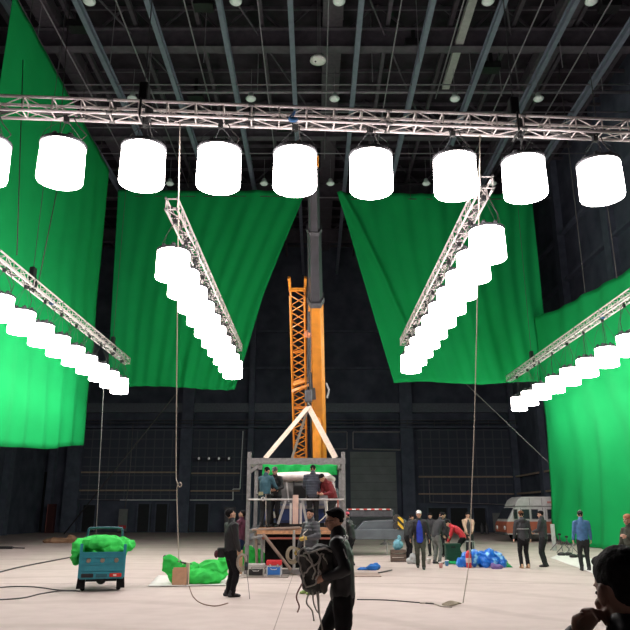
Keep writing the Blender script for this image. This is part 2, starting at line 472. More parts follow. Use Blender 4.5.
# catwalk rail across the back wall
zr = onwall(0, 428).z; zr2 = onwall(0, 422).z
m = MB(); m.b2((XL, YB - 1.3, zr - 0.12), (XR, YB, zr)); m.build('catwalk_floor', PILLAR, wb)
for z in (zr2, (zr + zr2) / 2):
    MB().tube([(XL, YB - 1.25, z), (XR, YB - 1.25, z)], 0.035, 6).build('catwalk_rail', DARKM, wb)
x = XL + 1
while x < XR:
    MB().tube([(x, YB - 1.25, zr), (x, YB - 1.25, zr2)], 0.03, 5).build('catwalk_post', DARKM, wb); x += 2.4
# wooden rails
for (x0, x1, y0) in ((75, 177, 472.5), (75, 177, 490.5), (188, 240, 473.5), (188, 240, 491), (418, 517, 477), (418, 517, 494)):
    wallbox(x0, y0 - 0.7, x1, y0 + 0.7, 0.1, 'wooden_rail', WOODP, d0=0.3)
for z in (onwall(0, 477).z, onwall(0, 494).z):
    MB().b2((XR - 0.4, 42, z - 0.07), (XR - 0.3, YB - 0.4, z + 0.07)).build('wooden_rail', WOODP, wr_)
# conduit runs
def conduit(pts, r=0.045, m=CONDUIT):
    q = [onwall(a, b, 0.35) for a, b in pts]
    mb = MB()
    for i in range(len(q) - 1): mb.tube([q[i], q[i + 1]], r, 6)
    return mb.build('wall_conduit', m, wb)
conduit([(120, 500), (233, 500), (233, 489), (240, 489), (243, 431)])
conduit([(72, 499), (120, 500)], 0.03, PIPE)
conduit([(329, 432), (347, 432), (347, 449), (329, 449)], 0.05, PIPE)
conduit([(353, 432), (401, 432), (401, 450), (353, 449), (353, 432)], 0.07, PIPE)
conduit([(429, 480), (430, 502), (520, 505)], 0.04, PIPE)
# grey roller door and dark doors
dr = wallbox(350, 452, 398, 533, 0.18, 'door_1', GREYD, None); tag(dr, kind='structure')
for k in range(9):
    a = onwall(350, 533); b = onwall(398, 533)
    z = 0.7 + k * 0.7
    MB().b2((a.x + 0.05, YB - 0.18, z), (b.x - 0.05, YB - 0.2, z + 0.03)).build('door_slat_joint', CRGREY, dr)
n = 2
for (x0, x1, y0) in ((139, 150, 504), (157, 168, 504), (196, 209, 504), (84, 96, 505), (428, 447, 508), (450, 468, 508), (473, 486, 508), (28, 44, 472), (4, 20, 472)):
    d = wallbox(x0, y0, x1, 531.5, 0.14, 'door_%d' % n, DOORM, None); tag(d, kind='structure')
    a = onwall(x0, y0); b = onwall(x1, y0)
    mm = MB(); mm.b2((a.x - 0.12, YB - 0.0, 0), (a.x, YB - 0.2, a.z)); mm.b2((b.x, YB, 0), (b.x + 0.12, YB - 0.2, a.z)); mm.b2((a.x - 0.12, YB, a.z), (b.x + 0.12, YB - 0.2, a.z + 0.12))
    mm.build('door_frame', PILLAR, d)
    n += 1
wallbox(18, 447, 33, 463, 0.3, 'wall_hatch', mat('hatch_paint', (0.06, 0.07, 0.075), 0.8), wb)
wallbox(0, 427, 44, 445, 0.5, 'wall_bulkhead', WALLP, wb)
def notice(px0, py0, px1, py1, label, m=GREYP, stripe=None):
    a = onwall(px0, py0); b = onwall(px1, py1)
    e = empty('notice_board', ((a.x + b.x) / 2, YB - 0.9, 0))
    z1 = a.z; z0 = 0.0
    MB().b2((a.x, YB - 0.9, 0.12), (b.x, YB - 0.82, z1)).build('board', m, e, off=e.location)
    mm = MB()
    for x in (a.x + 0.05, b.x - 0.05): mm.b2((x - 0.03, YB - 1.1, 0), (x + 0.03, YB - 0.65, 0.06)); mm.b2((x - 0.03, YB - 0.82, 0), (x + 0.03, YB - 0.78, z1))
    mm.build('stand', DARKM, e, off=e.location)
    if stripe: MB().b2((a.x + 0.06, YB - 0.915, 0.35), (b.x - 0.06, YB - 0.9, 0.6)).build('printed_band', stripe, e, off=e.location)
    tag(e, label, 'board')
notice(122, 509, 129, 531, 'narrow pale grey board with a red strip by the back wall behind the cart', stripe=RED)
notice(490, 513, 499, 534, 'pale grey board standing by the back wall left of the minibus')
notice(226, 507, 236, 532, 'small dark framed board at the back wall behind the man with the radio', DARKM)
# small wall spotlights (four)
for k, px in enumerate((199, 209, 219, 229)):
    p = at(px, 458.5, YB - 0.9)
    e = empty('spotlight', p)
    MB().lathe([(0.10, 0), (0.19, 0.05), (0.21, 0.28)], (0, -0.1, 0), 12, 'Y').build('housing', DARKM, e, True)
    MB().ell((0, -0.1, 0), (0.10, 0.05, 0.13)).build('reflector', mat('spot_reflector', (0.8, 0.8, 0.78), 0.35, 0.2, emit=((1, 1, 1), 0.1)), e, True)
    MB().b2((-0.02, 0.0, 0), (0.02, 0.85, 0.04)).build('bracket', DARKM, e)
    tag(e, '%s of the four small round spotlights on the back wall' % ('leftmost', 'second from left', 'third from left', 'rightmost')[k], 'spotlight', 'spotlights on the back wall')
# red post/hose by left pillar
p = at(49, 531, YB - 2)
e = empty('hose_cabinet', (p.x, p.y, 0)); z1 = at(49, 504, YB - 2).z
MB().b2((-0.3, 0, 0), (0.3, 0.4, z1)).build('cabinet_body', mat('dark_red_cabinet', (0.06, 0.012, 0.014), 0.6), e)
MB().b2((-0.34, -0.03, 0), (-0.29, 0.0, z1)).build('edge_strip', mat('pinkish_strip', (0.35, 0.13, 0.12), 0.6), e)
tag(e, 'tall narrow dark red cabinet at the far left of the back wall', 'cabinet')
# side wall pillars
for y in (30, 38, 46, 54):
    MB().b2((XR - 0.5, y - 0.4, 0), (XR, y + 0.4, ZC)).build('pillar', PILLAR, wr_)
    MB().b2((XL, y - 0.4, 0), (XL + 0.5, y + 0.4, ZC)).build('pillar', PILLAR, wl)
for z in (13, 17.5, 21):
    MB().b2((XR - 0.35, 10, z - 0.1), (XR, YB, z + 0.1)).build('wall_girt', PILLAR, wr_)
    MB().b2((XL, 10, z - 0.1), (XL + 0.35, YB, z + 0.1)).build('wall_girt', PILLAR, wl)
for z in (14.5, 18):
    MB().b2((XL, YB - 0.35, z - 0.1), (XR, YB, z + 0.1)).build('wall_girt', PILLAR, wb)

# ------------------------------------------------------------------ ceiling pendants
def pendant():
    e = empty('ceiling_lamp')
    MB().lathe([(0.05, 0.5), (0.16, 0.42), (0.20, 0.22), (0.34, 0.05), (0.34, 0.0)], (0, 0, 0), 16).build('lamp_shade', DOME, e, True)
    MB().lathe([(0.30, 0.0), (0.27, -0.07), (0.12, -0.11)], (0, 0, 0), 16).build('diffuser', mat('pendant_diffuser', (0.6, 0.66, 0.62), 0.4, emit=((0.9, 1, 0.95), 0.12)), e, True)
    MB().tube([(0, 0, 0.5), (0, 0, 2.3)], 0.015, 5).build('rod', PIPE, e)
    e.scale = (0.78, 0.78, 0.78)
    return e
cols = {0: -9.4, 1: -3.3, 2: 1.0, 3: 7.2, 4: 11.5}
colname = {0: 'far left', 1: 'left of centre', 2: 'centre', 3: 'right of centre', 4: 'far right'}
proto = None
for (Yl, rowname, cc, dz) in ((23.55, 'top row at the upper photo edge', (0, 1, 2, 3, 4), 0), (30.5, 'middle row just above the front truss', (0, 1, 2, 3, 4), 0), (39.9, 'far row just above the back green screens', (0, 1, 2, 3, 4), 0)):
    for c in cc:
        if proto is None: o = proto = pendant()
        else: o = copy_tree(proto)
        o.location = (cols[c], Yl, CAM_H + 20.4)
        tag(o, 'pale dome ceiling lamp, %s, %s' % (colname[c], rowname), 'ceiling lamp', 'dome lamps under the ceiling')
p = at(318, 61, 27.5)
e = empty('ceiling_sensor', p)
MB().lathe([(0.05, 0.18), (0.36, 0.12), (0.38, 0.0), (0.2, -0.06)], (0, 0, 0), 18).build('housing', WHITE, e, True)
MB().tube([(0, 0, 0.15), (0, 0, ZC - p.z)], 0.015, 5).build('rod', PIPE, e)
MB().ell((-0.12, -0.05, -0.05), 0.05).build('sensor_eye', BLK, e, True)
tag(e, 'flat white disc-shaped fixture hanging alone at the centre of the ceiling', 'ceiling fixture')

# ------------------------------------------------------------------ lighting trusses
TW = 0.30; BAY = 0.55
def rungmesh():
    m = MB().tube([(0, -TW / 2, -TW / 2), (0, -TW / 2, TW / 2)], 0.016, 5); me = m.mesh('truss_rung', True); me.materials.append(ALU); return me
def diagmesh():
    m = MB().tube([(0, -TW / 2, -TW / 2), (BAY, -TW / 2, TW / 2)], 0.013, 5); me = m.mesh('truss_diagonal', True); me.materials.append(ALU); return me
RUNG, DIAG = rungmesh(), diagmesh()
COUP = MB().lathe([(0.036, -0.06), (0.036, 0.06)], (0, 0, 0), 8, 'X').mesh('coupler', True); COUP.materials.append(STEEL)
TZ = CAM_H + 7.6
def truss(a, b, label, nearbays):
    a, b = Vector(a), Vector(b); L = (b - a).length; nb = int(L / BAY); L = nb * BAY
    rz = math.atan2(b.y - a.y, b.x - a.x)
    t = empty('lighting_truss', a, rz)
    tag(t, label, 'truss', 'aluminium box trusses carrying the drum lamps')
    h = TW / 2
    for (y, z) in ((-h, -h), (h, -h), (-h, h), (h, h)):
        MB().tube([(0, y, z), (L, y, z)], 0.030, 8).build('chord', ALU, t, True)
    far = MB()
    lo, hi = nearbays
    for k in range(nb + 1):
        for i in range(4):
            if lo <= k < hi:
                o = bpy.data.objects.new('truss_rung', RUNG); o.location = (k * BAY, 0, 0); o.rotation_euler = (i * PI / 2, 0, 0); link(o, t)
                if k < nb and i != 3:
                    o = bpy.data.objects.new('truss_diagonal', DIAG); o.location = (k * BAY, 0, 0); o.rotation_euler = (i * PI / 2, 0, 0)
                    if k % 2: o.rotation_euler = (i * PI / 2, 0, 0); o.scale = (-1, 1, 1); o.location.x += BAY
                    link(o, t)
            else:
                M = Matrix.Rotation(i * PI / 2, 3, 'X')
                p = lambda x, y, z: M @ Vector((0, y, z)) + Vector((x, 0, 0))
                far.tube([p(k * BAY, -h, -h), p(k * BAY, -h, h)], 0.016, 4)
                if k < nb and i != 3:
                    if k % 2: far.tube([p((k + 1) * BAY, -h, -h), p(k * BAY, -h, h)], 0.013, 4)
                    else: far.tube([p(k * BAY, -h, -h), p((k + 1) * BAY, -h, h)], 0.013, 4)
    if far.v: tag(far.build('lattice', ALU, t, True), kind='stuff')
    for k in range(0, nb + 1, 5):
        for (y, z) in ((-h, -h), (h, -h), (-h, h), (h, h)):
            o = bpy.data.objects.new('coupler', COUP); o.location = (k * BAY, y, z); link(o, t)
    # cable loom clipped along the truss
    m = MB(); pts = []
    for k in range(nb * 2):
        pts.append((k * BAY / 2, 0.06 * math.sin(k * 1.3), -h + 0.05 + 0.04 * math.sin(k * 0.9 + 1)))
    m.tube(pts, 0.028, 5); m.tube([(p[0], p[1] + 0.07, p[2] + 0.03 * math.sin(i)) for i, p in enumerate(pts)], 0.018, 5)
    m.build('cable_loom', CABLE, t, True)
    return t
FT = lambda x: 12.03 + 0.0675 * x      # front truss depth as it runs across
truss((-9.5, FT(-9.5), TZ), (9.5, FT(9.5), TZ), 'silver box truss running across the full width of the upper photo', (2, 37))
truss((-3.68, 16.0, TZ), (-3.68, 32.4, TZ), 'silver box truss of the left inner lamp row, running towards the back wall', (0, 20))
truss((4.12, 14.8, TZ), (4.12, 31.0, TZ), 'silver box truss of the right inner lamp row, running towards the back wall', (0, 20))
truss((-9.85, 14.0, TZ), (-9.85, 35.4, TZ), 'silver box truss of the outer left lamp row beside the tall left green screen', (8, 28))
truss((11.5, 15.0, TZ), (11.5, 39.8, TZ), 'silver box truss of the outer right lamp row beside the right green screen', (12, 34))

# ------------------------------------------------------------------ drum lamps (space lights)
DR, DH = 0.425, 0.73
def drum_lamp(drop):
    """origin = centre of the drum; drop = distance from drum centre to truss centre"""
    e = empty('drum_lamp')
    MB().lathe([(0.05, -DH / 2 - 0.01), (DR - 0.03, -DH / 2), (DR - 0.005, -DH / 2 + 0.01), (DR + 0.003, -DH / 2 + 0.04), (DR, 0), (DR - 0.01, DH / 2)], (0, 0, 0), 24).build('silk_drum', SILK, e, True)
    MB().lathe([(DR + 0.012, DH / 2 - 0.01), (DR + 0.015, DH / 2 + 0.05), (DR - 0.04, DH / 2 + 0.06), (DR - 0.12, DH / 2 + 0.04)], (0, 0, 0), 24).build('top_ring', DARKM, e, True)
    m = MB()
    for k in range(6):
        a = k * PI / 3
        m.tube([(0.12 * math.cos(a), 0.12 * math.sin(a), DH / 2 + 0.1), (0.38 * math.cos(a), 0.38 * math.sin(a), DH / 2 + 0.06)], 0.02, 5)
        m.lathe([(0.06, DH / 2 + 0.04), (0.07, DH / 2 + 0.13), (0.03, DH / 2 + 0.18)], (0.28 * math.cos(a), 0.28 * math.sin(a), 0), 8)
    m.lathe([(0.1, DH / 2 + 0.03), (0.13, DH / 2 + 0.1), (0.06, DH / 2 + 0.2)], (0, 0, 0), 12)
    m.build('lamp_head', DARKM, e)
    top = drop - TW / 2 - 0.12
    m = MB()
    for k in range(4):
        a = k * PI / 2 + 0.5
        pts = []
        for j in range(6):
            u = j / 5; r = (DR - 0.02) * (1 - u ** 1.8) + 0.02
            pts.append((r * math.cos(a), r * math.sin(a), DH / 2 + 0.05 + (top - DH / 2 - 0.05) * u))
        m.tube(pts, 0.006, 4)
    m.build('bridle_wire', DARKM, e)
    m = MB(); m.b2((-0.05, -0.04, top - 0.03), (0.05, 0.04, top + 0.09)); m.tube([(0, 0, top), (0, 0, drop - TW / 2)], 0.02, 6)
    m.tube([(0.08 * math.cos(a), 0.02, drop - TW / 2 + 0.03 + 0.07 * math.sin(a)) for a in [i * PI / 4 for i in range(8)]], 0.015, 4, closed=True)
    m.build('hook_clamp', BLK, e)
    m = MB(); m.tube([(0.1, 0.05, DH / 2 + 0.12), (0.32, 0.1, DH / 2 + 0.28), (0.38, 0.12, (DH / 2 + top) / 2 + 0.1), (0.2, 0.08, top), (0.12, 0, drop - TW / 2)], 0.012, 5)
    m.build('power_cable', CABLE, e, True)
    return e
protos = {}
def add_lamp(drop, x, y, label, group):
    k = round(drop, 2)
    if k not in protos: o = protos[k] = drum_lamp(drop)
    else: o = copy_tree(protos[k])
    o.location = (x, y, TZ - drop); o.rotation_euler[2] = random.uniform(0, PI / 2)
    tag(o, label, 'drum lamp', group)
ordn = ['first', 'second', 'third', 'fourth', 'fifth', 'sixth', 'seventh', 'eighth', 'ninth', 'tenth', 'eleventh', 'twelfth', 'thirteenth']
fx = [-14, 62, 143, 219, 295, 371, 455, 524, 600]
for k, px in enumerate(fx):
    # intersect the pixel column with the truss line
    x = 0
    for _ in range(6): x = (px - 315) / FPX * (FT(x) * cP + 6.5 * sP)
    add_lamp(1.20, x, FT(x), '%s glowing white drum lamp from the left in the front row across the top' % ordn[k], 'drum lamps on the front truss')
for k in range(10):
    add_lamp(1.48, -3.68, 16.55 + 1.49 * k, 'glowing white drum lamp, %s from the near end of the left inner row' % ordn[k], 'drum lamps of the left inner row')
    add_lamp(1.48, 4.12, 15.15 + 1.5 * k, 'glowing white drum lamp, %s from the near end of the right inner row' % ordn[k], 'drum lamps of the right inner row')
for k in range(11):
    add_lamp(1.5, -9.85, 33.9 - 1.7 * k, 'glowing white drum lamp, %s from the far end of the outer left row' % ordn[k], 'drum lamps of the outer left row')
for k in range(10):
    add_lamp(1.75, 11.5, 38.2 - 2.0 * k, 'glowing white drum lamp, %s from the far end of the outer right row' % ordn[k], 'drum lamps of the outer right row')
# chain hoists
def hoist(x, y, label, zt=TZ):
    e = empty('chain_hoist', (x, y, zt))
    MB().b2((-0.09, -0.12, 0.2), (0.09, 0.12, 0.62)).build('motor_housing', BLK, e, bevel=0.02)
    MB().loft([(0.1, 0, 0.22), (0.12, 0, 0.0), (0.1, 0, -0.16)], [0.06, 0.09, 0.08], n=8).build('chain_bag', BLK, e, True)
    MB().tube([(0, 0, 0.62), (0, 0, BZ + 0.4 - zt)], 0.012, 5).build('chain', DARKM, e)
    MB().tube([(0, -0.2, 0.2), (0, -0.22, -0.22), (0, 0.22, -0.22), (0, 0.2, 0.2)], 0.022, 6).build('sling', BLK, e)
    tag(e, label, 'hoist', 'chain hoists holding the trusses')
def frontx(px):
    x = 0
    for _ in range(6): x = (px - 315) / FPX * (FT(x) * cP + 7.6 * sP)
    return x
x = frontx(143); hoist(x, FT(x), 'black chain hoist on the front truss above the third drum lamp')
x = frontx(515); hoist(x, FT(x), 'black chain hoist on the front truss above the eighth drum lamp')
hoist(-9.85, 22.4, 'black chain hoist on the outer left truss near the photo edge')
hoist(-9.85, 32.2, 'black chain hoist near the far end of the outer left truss')
hoist(11.5, 35.3, 'black chain hoist near the far end of the outer right truss')
# blue shackle wraps on the trusses
def wrap(x, y, label):
    m = MB(); m.tube([(x, y - 0.21, TZ - 0.2), (x + 0.06, y - 0.22, TZ + 0.0), (x - 0.04, y - 0.2, TZ - 0.12), (x + 0.1, y - 0.2, TZ - 0.19)], 0.025, 6); m.ell((x + 0.03, y - 0.2, TZ - 0.17), (0.1, 0.05, 0.06))
    o = m.build('cable_connector', mat('blue_connector', (0.03, 0.12, 0.30), 0.5), None, True); tag(o, label, 'connector')
x = frontx(292); wrap(x, FT(x), 'blue cable connector clipped to the front truss above the centre')
wrap(-9.8, 24.3, 'blue cable connector clipped to the outer left truss')
wrap(11.4, 26.2, 'blue cable connector clipped to the outer right truss')

# ------------------------------------------------------------------ green screens
def screen(name, label, fn, nu, nv, hem=None):
    m = MB()
    for j in range(nv + 1):
        for i in range(nu + 1): m.v.append(Vector(fn(i / nu, j / nv)))
    for j in range(nv):
        for i in range(nu):
            a = j * (nu + 1) + i; m.f.append((a, a + 1, a + nu + 2, a + nu + 1))
    me = m.mesh(name, True); me.materials.append(GREEN)
    o = link(bpy.data.objects.new(name, me)); s = o.modifiers.new('thick', 'SOLIDIFY'); s.thickness = 0.015
    tag(o, label, 'green screen', 'chroma green cloth screens')
    return o
def lerp(a, b, t): return a + (b - a) * t
def pl(pts, t):
    if t <= pts[0][0]: return pts[0][1]
    for (a, b), (c, d) in zip(pts, pts[1:]):
        if t <= c: return lerp(b, d, (t - a) / (c - a))
    return pts[-1][1]
# left: parallel to the side wall
def f_left(u, v):
    y = lerp(23.3, 37.2, u); zt = lerp(22.4, 21.6, u); zb = lerp(CAM_H + 2.45, CAM_H + 3.5, u) - 0.3 * math.sin(u * PI) + 0.03 * math.sin(u * 17)
    z = lerp(zt, zb, v)
    amp = 0.04 + 0.13 * v ** 3
    x = -12.5 + amp * (math.sin(y * 3.3 + 0.4 * math.sin(z)) * 0.5 + 0.6 * noise.noise(Vector((y * 1.1, z * 0.15, 3))))
    return (x, y + 0.05 * math.sin(z * 1.3) * v, z)
sl = screen('green_screen', 'tall green cloth screen hanging along the left side, taller than the others', f_left, 160, 60)
# back left with a diagonally gathered right edge
def f_bl(u, v):
    zt = at(210, 191, 41).z; zb = at(210, 388, 41).z
    z = lerp(zt + 0.35 * (u - 0.5) ** 2, zb + 0.12 * math.sin(u * 5), v)
    py = lerp(191, 388, v)
    xl = at(lerp(118, 107, v), py, 41).x
    pxr = pl([(0, 306), (0.1, 299), (0.3, 283), (0.55, 263), (0.8, 248), (1, 235)], v)
    xr = at(pxr, py, 41).x
    x = lerp(xl, xr, u)
    k = 1 + 1.4 * u * v
    y = 41 + (0.03 + 0.09 * u) * math.sin(u * 66 + 3 * math.sin(v * 2)) * (0.4 + 0.6 * v) + 0.14 * noise.noise(Vector((u * 9, v * 1.5, 1))) * k
    return (x, y, z)
screen('green_screen', 'green cloth back screen left of the crane with its right edge gathered inwards', f_bl, 170, 50)
def f_br(u, v):
    zt = at(430, 193, 41).z; zb = at(430, 383, 41).z
    z = lerp(zt - 0.2 * math.sin(u * PI) * 0.3, zb + 0.08 * math.sin(u * 9), v)
    py = lerp(193, 383, v)
    pxl = pl([(0, 337), (0.15, 346), (0.4, 359), (0.7, 376), (1, 394)], v)
    xl = at(pxl, py, 41).x; xr = 14.35
    x = lerp(xl, xr, u)
    fold = math.exp(-((u - (0.02 + 0.2 * v)) / 0.02) ** 2) * 0.35 * (v < 0.8)
    y = 41 - fold + (0.02 + 0.05 * u) * math.sin(u * 70 + 3 * math.sin(v * 3)) + 0.16 * noise.noise(Vector((u * 8, v * 1.8, 5)))
    return (x, y, z)
screen('green_screen', 'green cloth back screen right of the crane, slanting in at its left edge', f_br, 170, 50)
RT = [(20, 10.2), (24, 10.3), (30.2, 10.75), (34, 11.1), (38, 11.35), (40.4, 11.6)]
def f_r(u, v):
    y = lerp(40.5, 18.0, u)
    zt = CAM_H + pl(RT, y) - (0.25 * math.sin(u * PI))
    corner = math.exp(-u * 26)
    zb = 0.02 + 1.1 * corner
    z = lerp(zt, zb, v)
    amp = 0.06 + 0.05 * v
    x = 14.0 + 0.9 * math.exp(-((1 - v) * 6)) * -0.35 + amp * math.sin(y * 2.2 + math.sin(z * 0.5)) + 0.22 * noise.noise(Vector((y * 0.5, z * 0.25, 8))) - 0.35 * math.exp(-u * 14)
    return (x, y, z)
screen('green_screen', 'large green cloth screen on the right side reaching down to the floor', f_r, 130, 50)
# top battens and lines of the screens (parts of each screen)
scr_all = [o for o in C.objects if o.name.startswith('green_screen')]
for o, (a, b), n_ in ((scr_all[1], (Vector((-13.1, 41, 21.75)), Vector((-0.6, 41, 21.75))), 4), (scr_all[2], (Vector((1.5, 41, 21.55)), Vector((14.35, 41, 21.55))), 4), (scr_all[0], (Vector((-12.5, 23.3, 22.45)), Vector((-12.5, 37.2, 21.65))), 4)):
    MB().tube([a, b], 0.03, 6).build('top_batten', DARKM, o)
    for k in range(n_):
        p = a.lerp(b, (k + 0.5) / n_)
        MB().tube([p, (p.x, p.y, ZC)], 0.015, 5).build('hanging_line', ROPED, o)
# suspension ropes of screens
def line(name, pts, r, m, label, cat='rope', group=None, n=5):
    o = MB().tube(pts, r, n).build(name, m, None, True); tag(o, label, cat, group); return o
line('suspension_line', [(14, 33.5, 12.6), (14, 33.5, ZC)], 0.025, ROPED, 'dark line holding up the right green screen, further from the photo edge')
line('suspension_line', [(14, 29.8, 12.1), (14, 29.8, ZC)], 0.025, ROPED, 'dark line holding up the right green screen, nearer the photo edge')
line('hanging_cable', [at(14, 255, 21.8) + Vector((0.1, 0, 0)), at(23, 60, 24)], 0.02, CABLE, 'thin dark cable hanging in front of the tall left green screen', 'cable')
line('hanging_cable', [at(38, 285, 24.2), at(57, 190, 25), at(60, 130, 26), at(70, 0, 27)], 0.02, CABLE, 'second thin dark cable before the left green screen, rising past the front truss', 'cable')

# ------------------------------------------------------------------ long ropes
def curve_pts(ctrl, n=10):
    out = []; P_ = [Vector(c) for c in ctrl]
    P_ = [P_[0] * 2 - P_[1]] + P_ + [P_[-1] * 2 - P_[-2]]
    for i in range(1, len(P_) - 2):
        for j in range(n):
            t = j / n; a, b, c, d = P_[i - 1], P_[i], P_[i + 1], P_[i + 2]
            out.append(0.5 * ((2 * b) + (c - a) * t + (2 * a - 5 * b + 4 * c - d) * t * t + (3 * b - a - 3 * c + d) * t ** 3))
    out.append(P_[-2]); return out
line('hanging_rope', curve_pts([at(180, 122, 11.9), at(178, 250, 13.0), at(176.5, 400, 15), at(176, 470, 16), at(177, 482, 16.1), at(179.5, 487, 16.15), at(181.5, 484.5, 16.1), at(179.5, 482.5, 16.1), at(177, 490, 16.2), at(177.5, 520, 16.5), at(179, 562, 17)], 6), 0.012, ROPE, 'long pale rope with a small loop, hanging at left down to the green bundle')
line('hanging_rope', curve_pts([at(480, 135, 12.3), at(478, 260, 12.8), at(475, 400, 13.4), at(471.5, 500, 13.9), at(469, 560, 13.9), atz(463, 603, 0.02)], 6), 0.010, ROPE, 'long pale rope hanging from the front truss at right down to the open floor')
line('guy_rope', [at(175, 395, 50), atz(64, 534, 0.04)], 0.05, ROPED, 'dark guy rope slanting down to the floor at the far left')
line('guy_rope', [at(462, 380, 41.2), at(549, 463, 41.3), at(605, 516, 41.45), (17.6, 41.5, 0.03)], 0.025, mat('grey_rope', (0.2, 0.2, 0.2), 0.8), 'grey guy rope slanting from the right back screen to the side screen edge')
line('hanging_rope', curve_pts([at(104, 378, 33), at(101, 440, 34), Vector((at(97, 528, 36).x, 36, 0.03))], 4), 0.018, mat('grey_rope', (0.2, 0.2, 0.2), 0.8), 'grey rope hanging below the outer left lamp row, behind the cart')
line('hanging_rope', curve_pts([at(133, 425, 50), at(129, 480, 50), at(125, 508, 50)], 4), 0.03, ROPED, 'dark rope hanging before the back wall above the narrow notice board')

# ------------------------------------------------------------------ crane
cr = empty('mobile_crane', (0.2, 31, 0))
tag(cr, 'large orange mobile crane with telescopic boom behind the steel cage', 'crane')
def part(mb, name, m, parent=cr, smooth=False, bevel=0.0):
    off = Vector((0, 0, 0)); p = parent
    while p is not None: off += p.location; p = p.parent
    return mb.build(name, m, parent, smooth, off=off, bevel=bevel)
bp0 = at(319, 462, 31.0); bp1 = at(315.5, 300, 24.56); bp2 = at(313, 168, 20.9)
bd = (bp1 - bp0).normalized(); sx = Vector((1, 0, 0)); up = sx.cross(bd)
def boxbeam(a, b, w0, w1, h0, h1):
    m = MB(); i = 0
    for p, ww, hh in ((a, w0, h0), (b, w1, h1)):
        for s_, t_ in ((-1, -1), (1, -1), (1, -.1), (.6, 1), (-.6, 1), (-1, -.1)):
            m.v.append(p + sx * s_ * ww / 2 + up * t_ * hh / 2)
    n_ = 6
    for k in range(n_): m.f.append((k, (k + 1) % n_, n_ + (k + 1) % n_, n_ + k))
    m.f.append(tuple(range(n_))[::-1]); m.f.append(tuple(range(n_, 2 * n_)))
    return m
part(boxbeam(bp0 - bd * 2.0, bp1, 0.72, 0.58, 0.9, 0.7), 'base_boom', ORANGE, bevel=0.02)
part(boxbeam(bp1 - bd * 0.12, bp1 + bd * 0.1, 0.66, 0.66, 0.8, 0.8), 'boom_collar', DARKM)
bp12 = at(314.5, 232, 22.5)
bp12 = bp1 + (bp2 - bp1) * 0.55
part(boxbeam(bp1, bp12, 0.54, 0.50, 0.6, 0.55), 'telescopic_section', TEL)
part(boxbeam(bp12 - bd * 0.05, bp12 + bd * 0.08, 0.56, 0.56, 0.62, 0.62), 'boom_collar', DARKM)
part(boxbeam(bp12, bp2, 0.42, 0.40, 0.5, 0.45), 'telescopic_section', TEL)
for s in (-1, 1):
    q = sx * (0.02 + 0.12 * s) - up * 0.315
    part(MB().bar(bp1 + q, bp12 + q * 0.9, 0.06, 0.02, sx), 'wear_strip', CHROME)
part(MB().bar(bp2 - bd * 0.2 - up * 0.2, bp2 + bd * 0.35 - up * 0.3, 0.4, 0.3, sx), 'boom_head', ORANGE, bevel=0.02)
hk = at(308.5, 403, 21.7)
top = bp2 + bd * 0.3 - up * 0.4; top = Vector((hk.x, top.y, top.z))
part(MB().lathe([(0.16, -0.05), (0.2, 0), (0.16, 0.05)], top + Vector((0, 0.1, 0)), 14, 'X'), 'sheave', DARKM)
part(MB().tube([top, hk + Vector((-0.04, 0, 0.35))], 0.012, 5), 'hoist_rope', CABLE)
part(MB().tube([top + Vector((0.1, 0, 0)), hk + Vector((0.06, 0, 0.35))], 0.012, 5), 'hoist_rope', CABLE)
hb = part(MB().b2(hk + Vector((-0.12, -0.1, 0.02)), hk + Vector((0.12, 0.1, 0.42))), 'hook_block', DARKM, bevel=0.03)
part(MB().tube([hk + Vector((0, 0, 0.05)), hk + Vector((0, 0, -0.04)), hk + Vector((0.07, 0, -0.1)), hk + Vector((0.02, 0, -0.17)), hk + Vector((-0.06, 0, -0.13))], 0.025, 6), 'hook', STEEL)
# winch details beside the boom
part(MB().bar(at(311, 372, 26.9), at(313, 398, 27.8), 0.25, 0.25, sx), 'boom_bracket', DARKM)
part(MB().tube([at(326, 383, 27), at(329, 390, 27), at(327, 398, 27)], 0.04, 6), 'hose_guide', STEEL)
part(MB().tube([at(309, 312, 24.6), at(310, 380, 27), at(312, 460, 30)], 0.045, 6), 'hydraulic_hose', CABLE, smooth=True)
part(MB().tube([Vector((bp0.x - 0.1, 30.2, 1.6)), bp0 + bd * 4.4 - up * 0.5], 0.17, 12), 'lift_cylinder', ORANGE, smooth=True)
part(MB().ell(at(308, 334, 25.4), 0.16), 'warning_lamp', mat('faded_orange', (0.6, 0.2, 0.08), 0.5), smooth=True)
# lattice fly jib stowed at the left side of the boom
j0 = at(300.5, 462, 31.0); j1 = at(297.5, 292, 24.4)
jd = (j1 - j0).normalized(); jl = (j1 - j0).length
jib = empty('fly_jib', (0, 0, 0)); jib.parent = cr
W = 0.27
def jp(s, a, b): return j0 + jd * s + sx * a * W + up * b * 0.25
for a in (-1, 1):
    for b in (-1, 1):
        part(MB().tube([jp(0, a, b), jp(jl, a, b)], 0.045, 6), 'jib_chord', ORANGE, jib)
nb = 12
for k in range(nb):
    s0, s1 = jl * k / nb, jl * (k + 1) / nb
    for b in (-1, 1):
        m = MB().tube([jp(s0, -1, b), jp((s0 + s1) / 2, 1, b)], 0.025, 5); m.tube([jp((s0 + s1) / 2, 1, b), jp(s1, -1, b)], 0.025, 5)
        part(m, 'jib_brace', ORANGE, jib)
    for a in (-1, 1):
        part(MB().tube([jp(s0, a, -1), jp(s1, a, 1)], 0.022, 5), 'jib_brace', ORANGE, jib)
    if k % 4 == 0: part(MB().bar(jp(s0, -1, -1), jp(s0, 1, -1), 0.12, 0.06), 'jib_plate', ORANGE, jib)
for a in (-1, 1):
    part(MB().bar(jp(jl - 0.05, a, -0.5), jp(jl + 0.55, a * 1.15, -0.5), 0.1, 0.16, sx), 'jib_prong', ORANGE, jib)
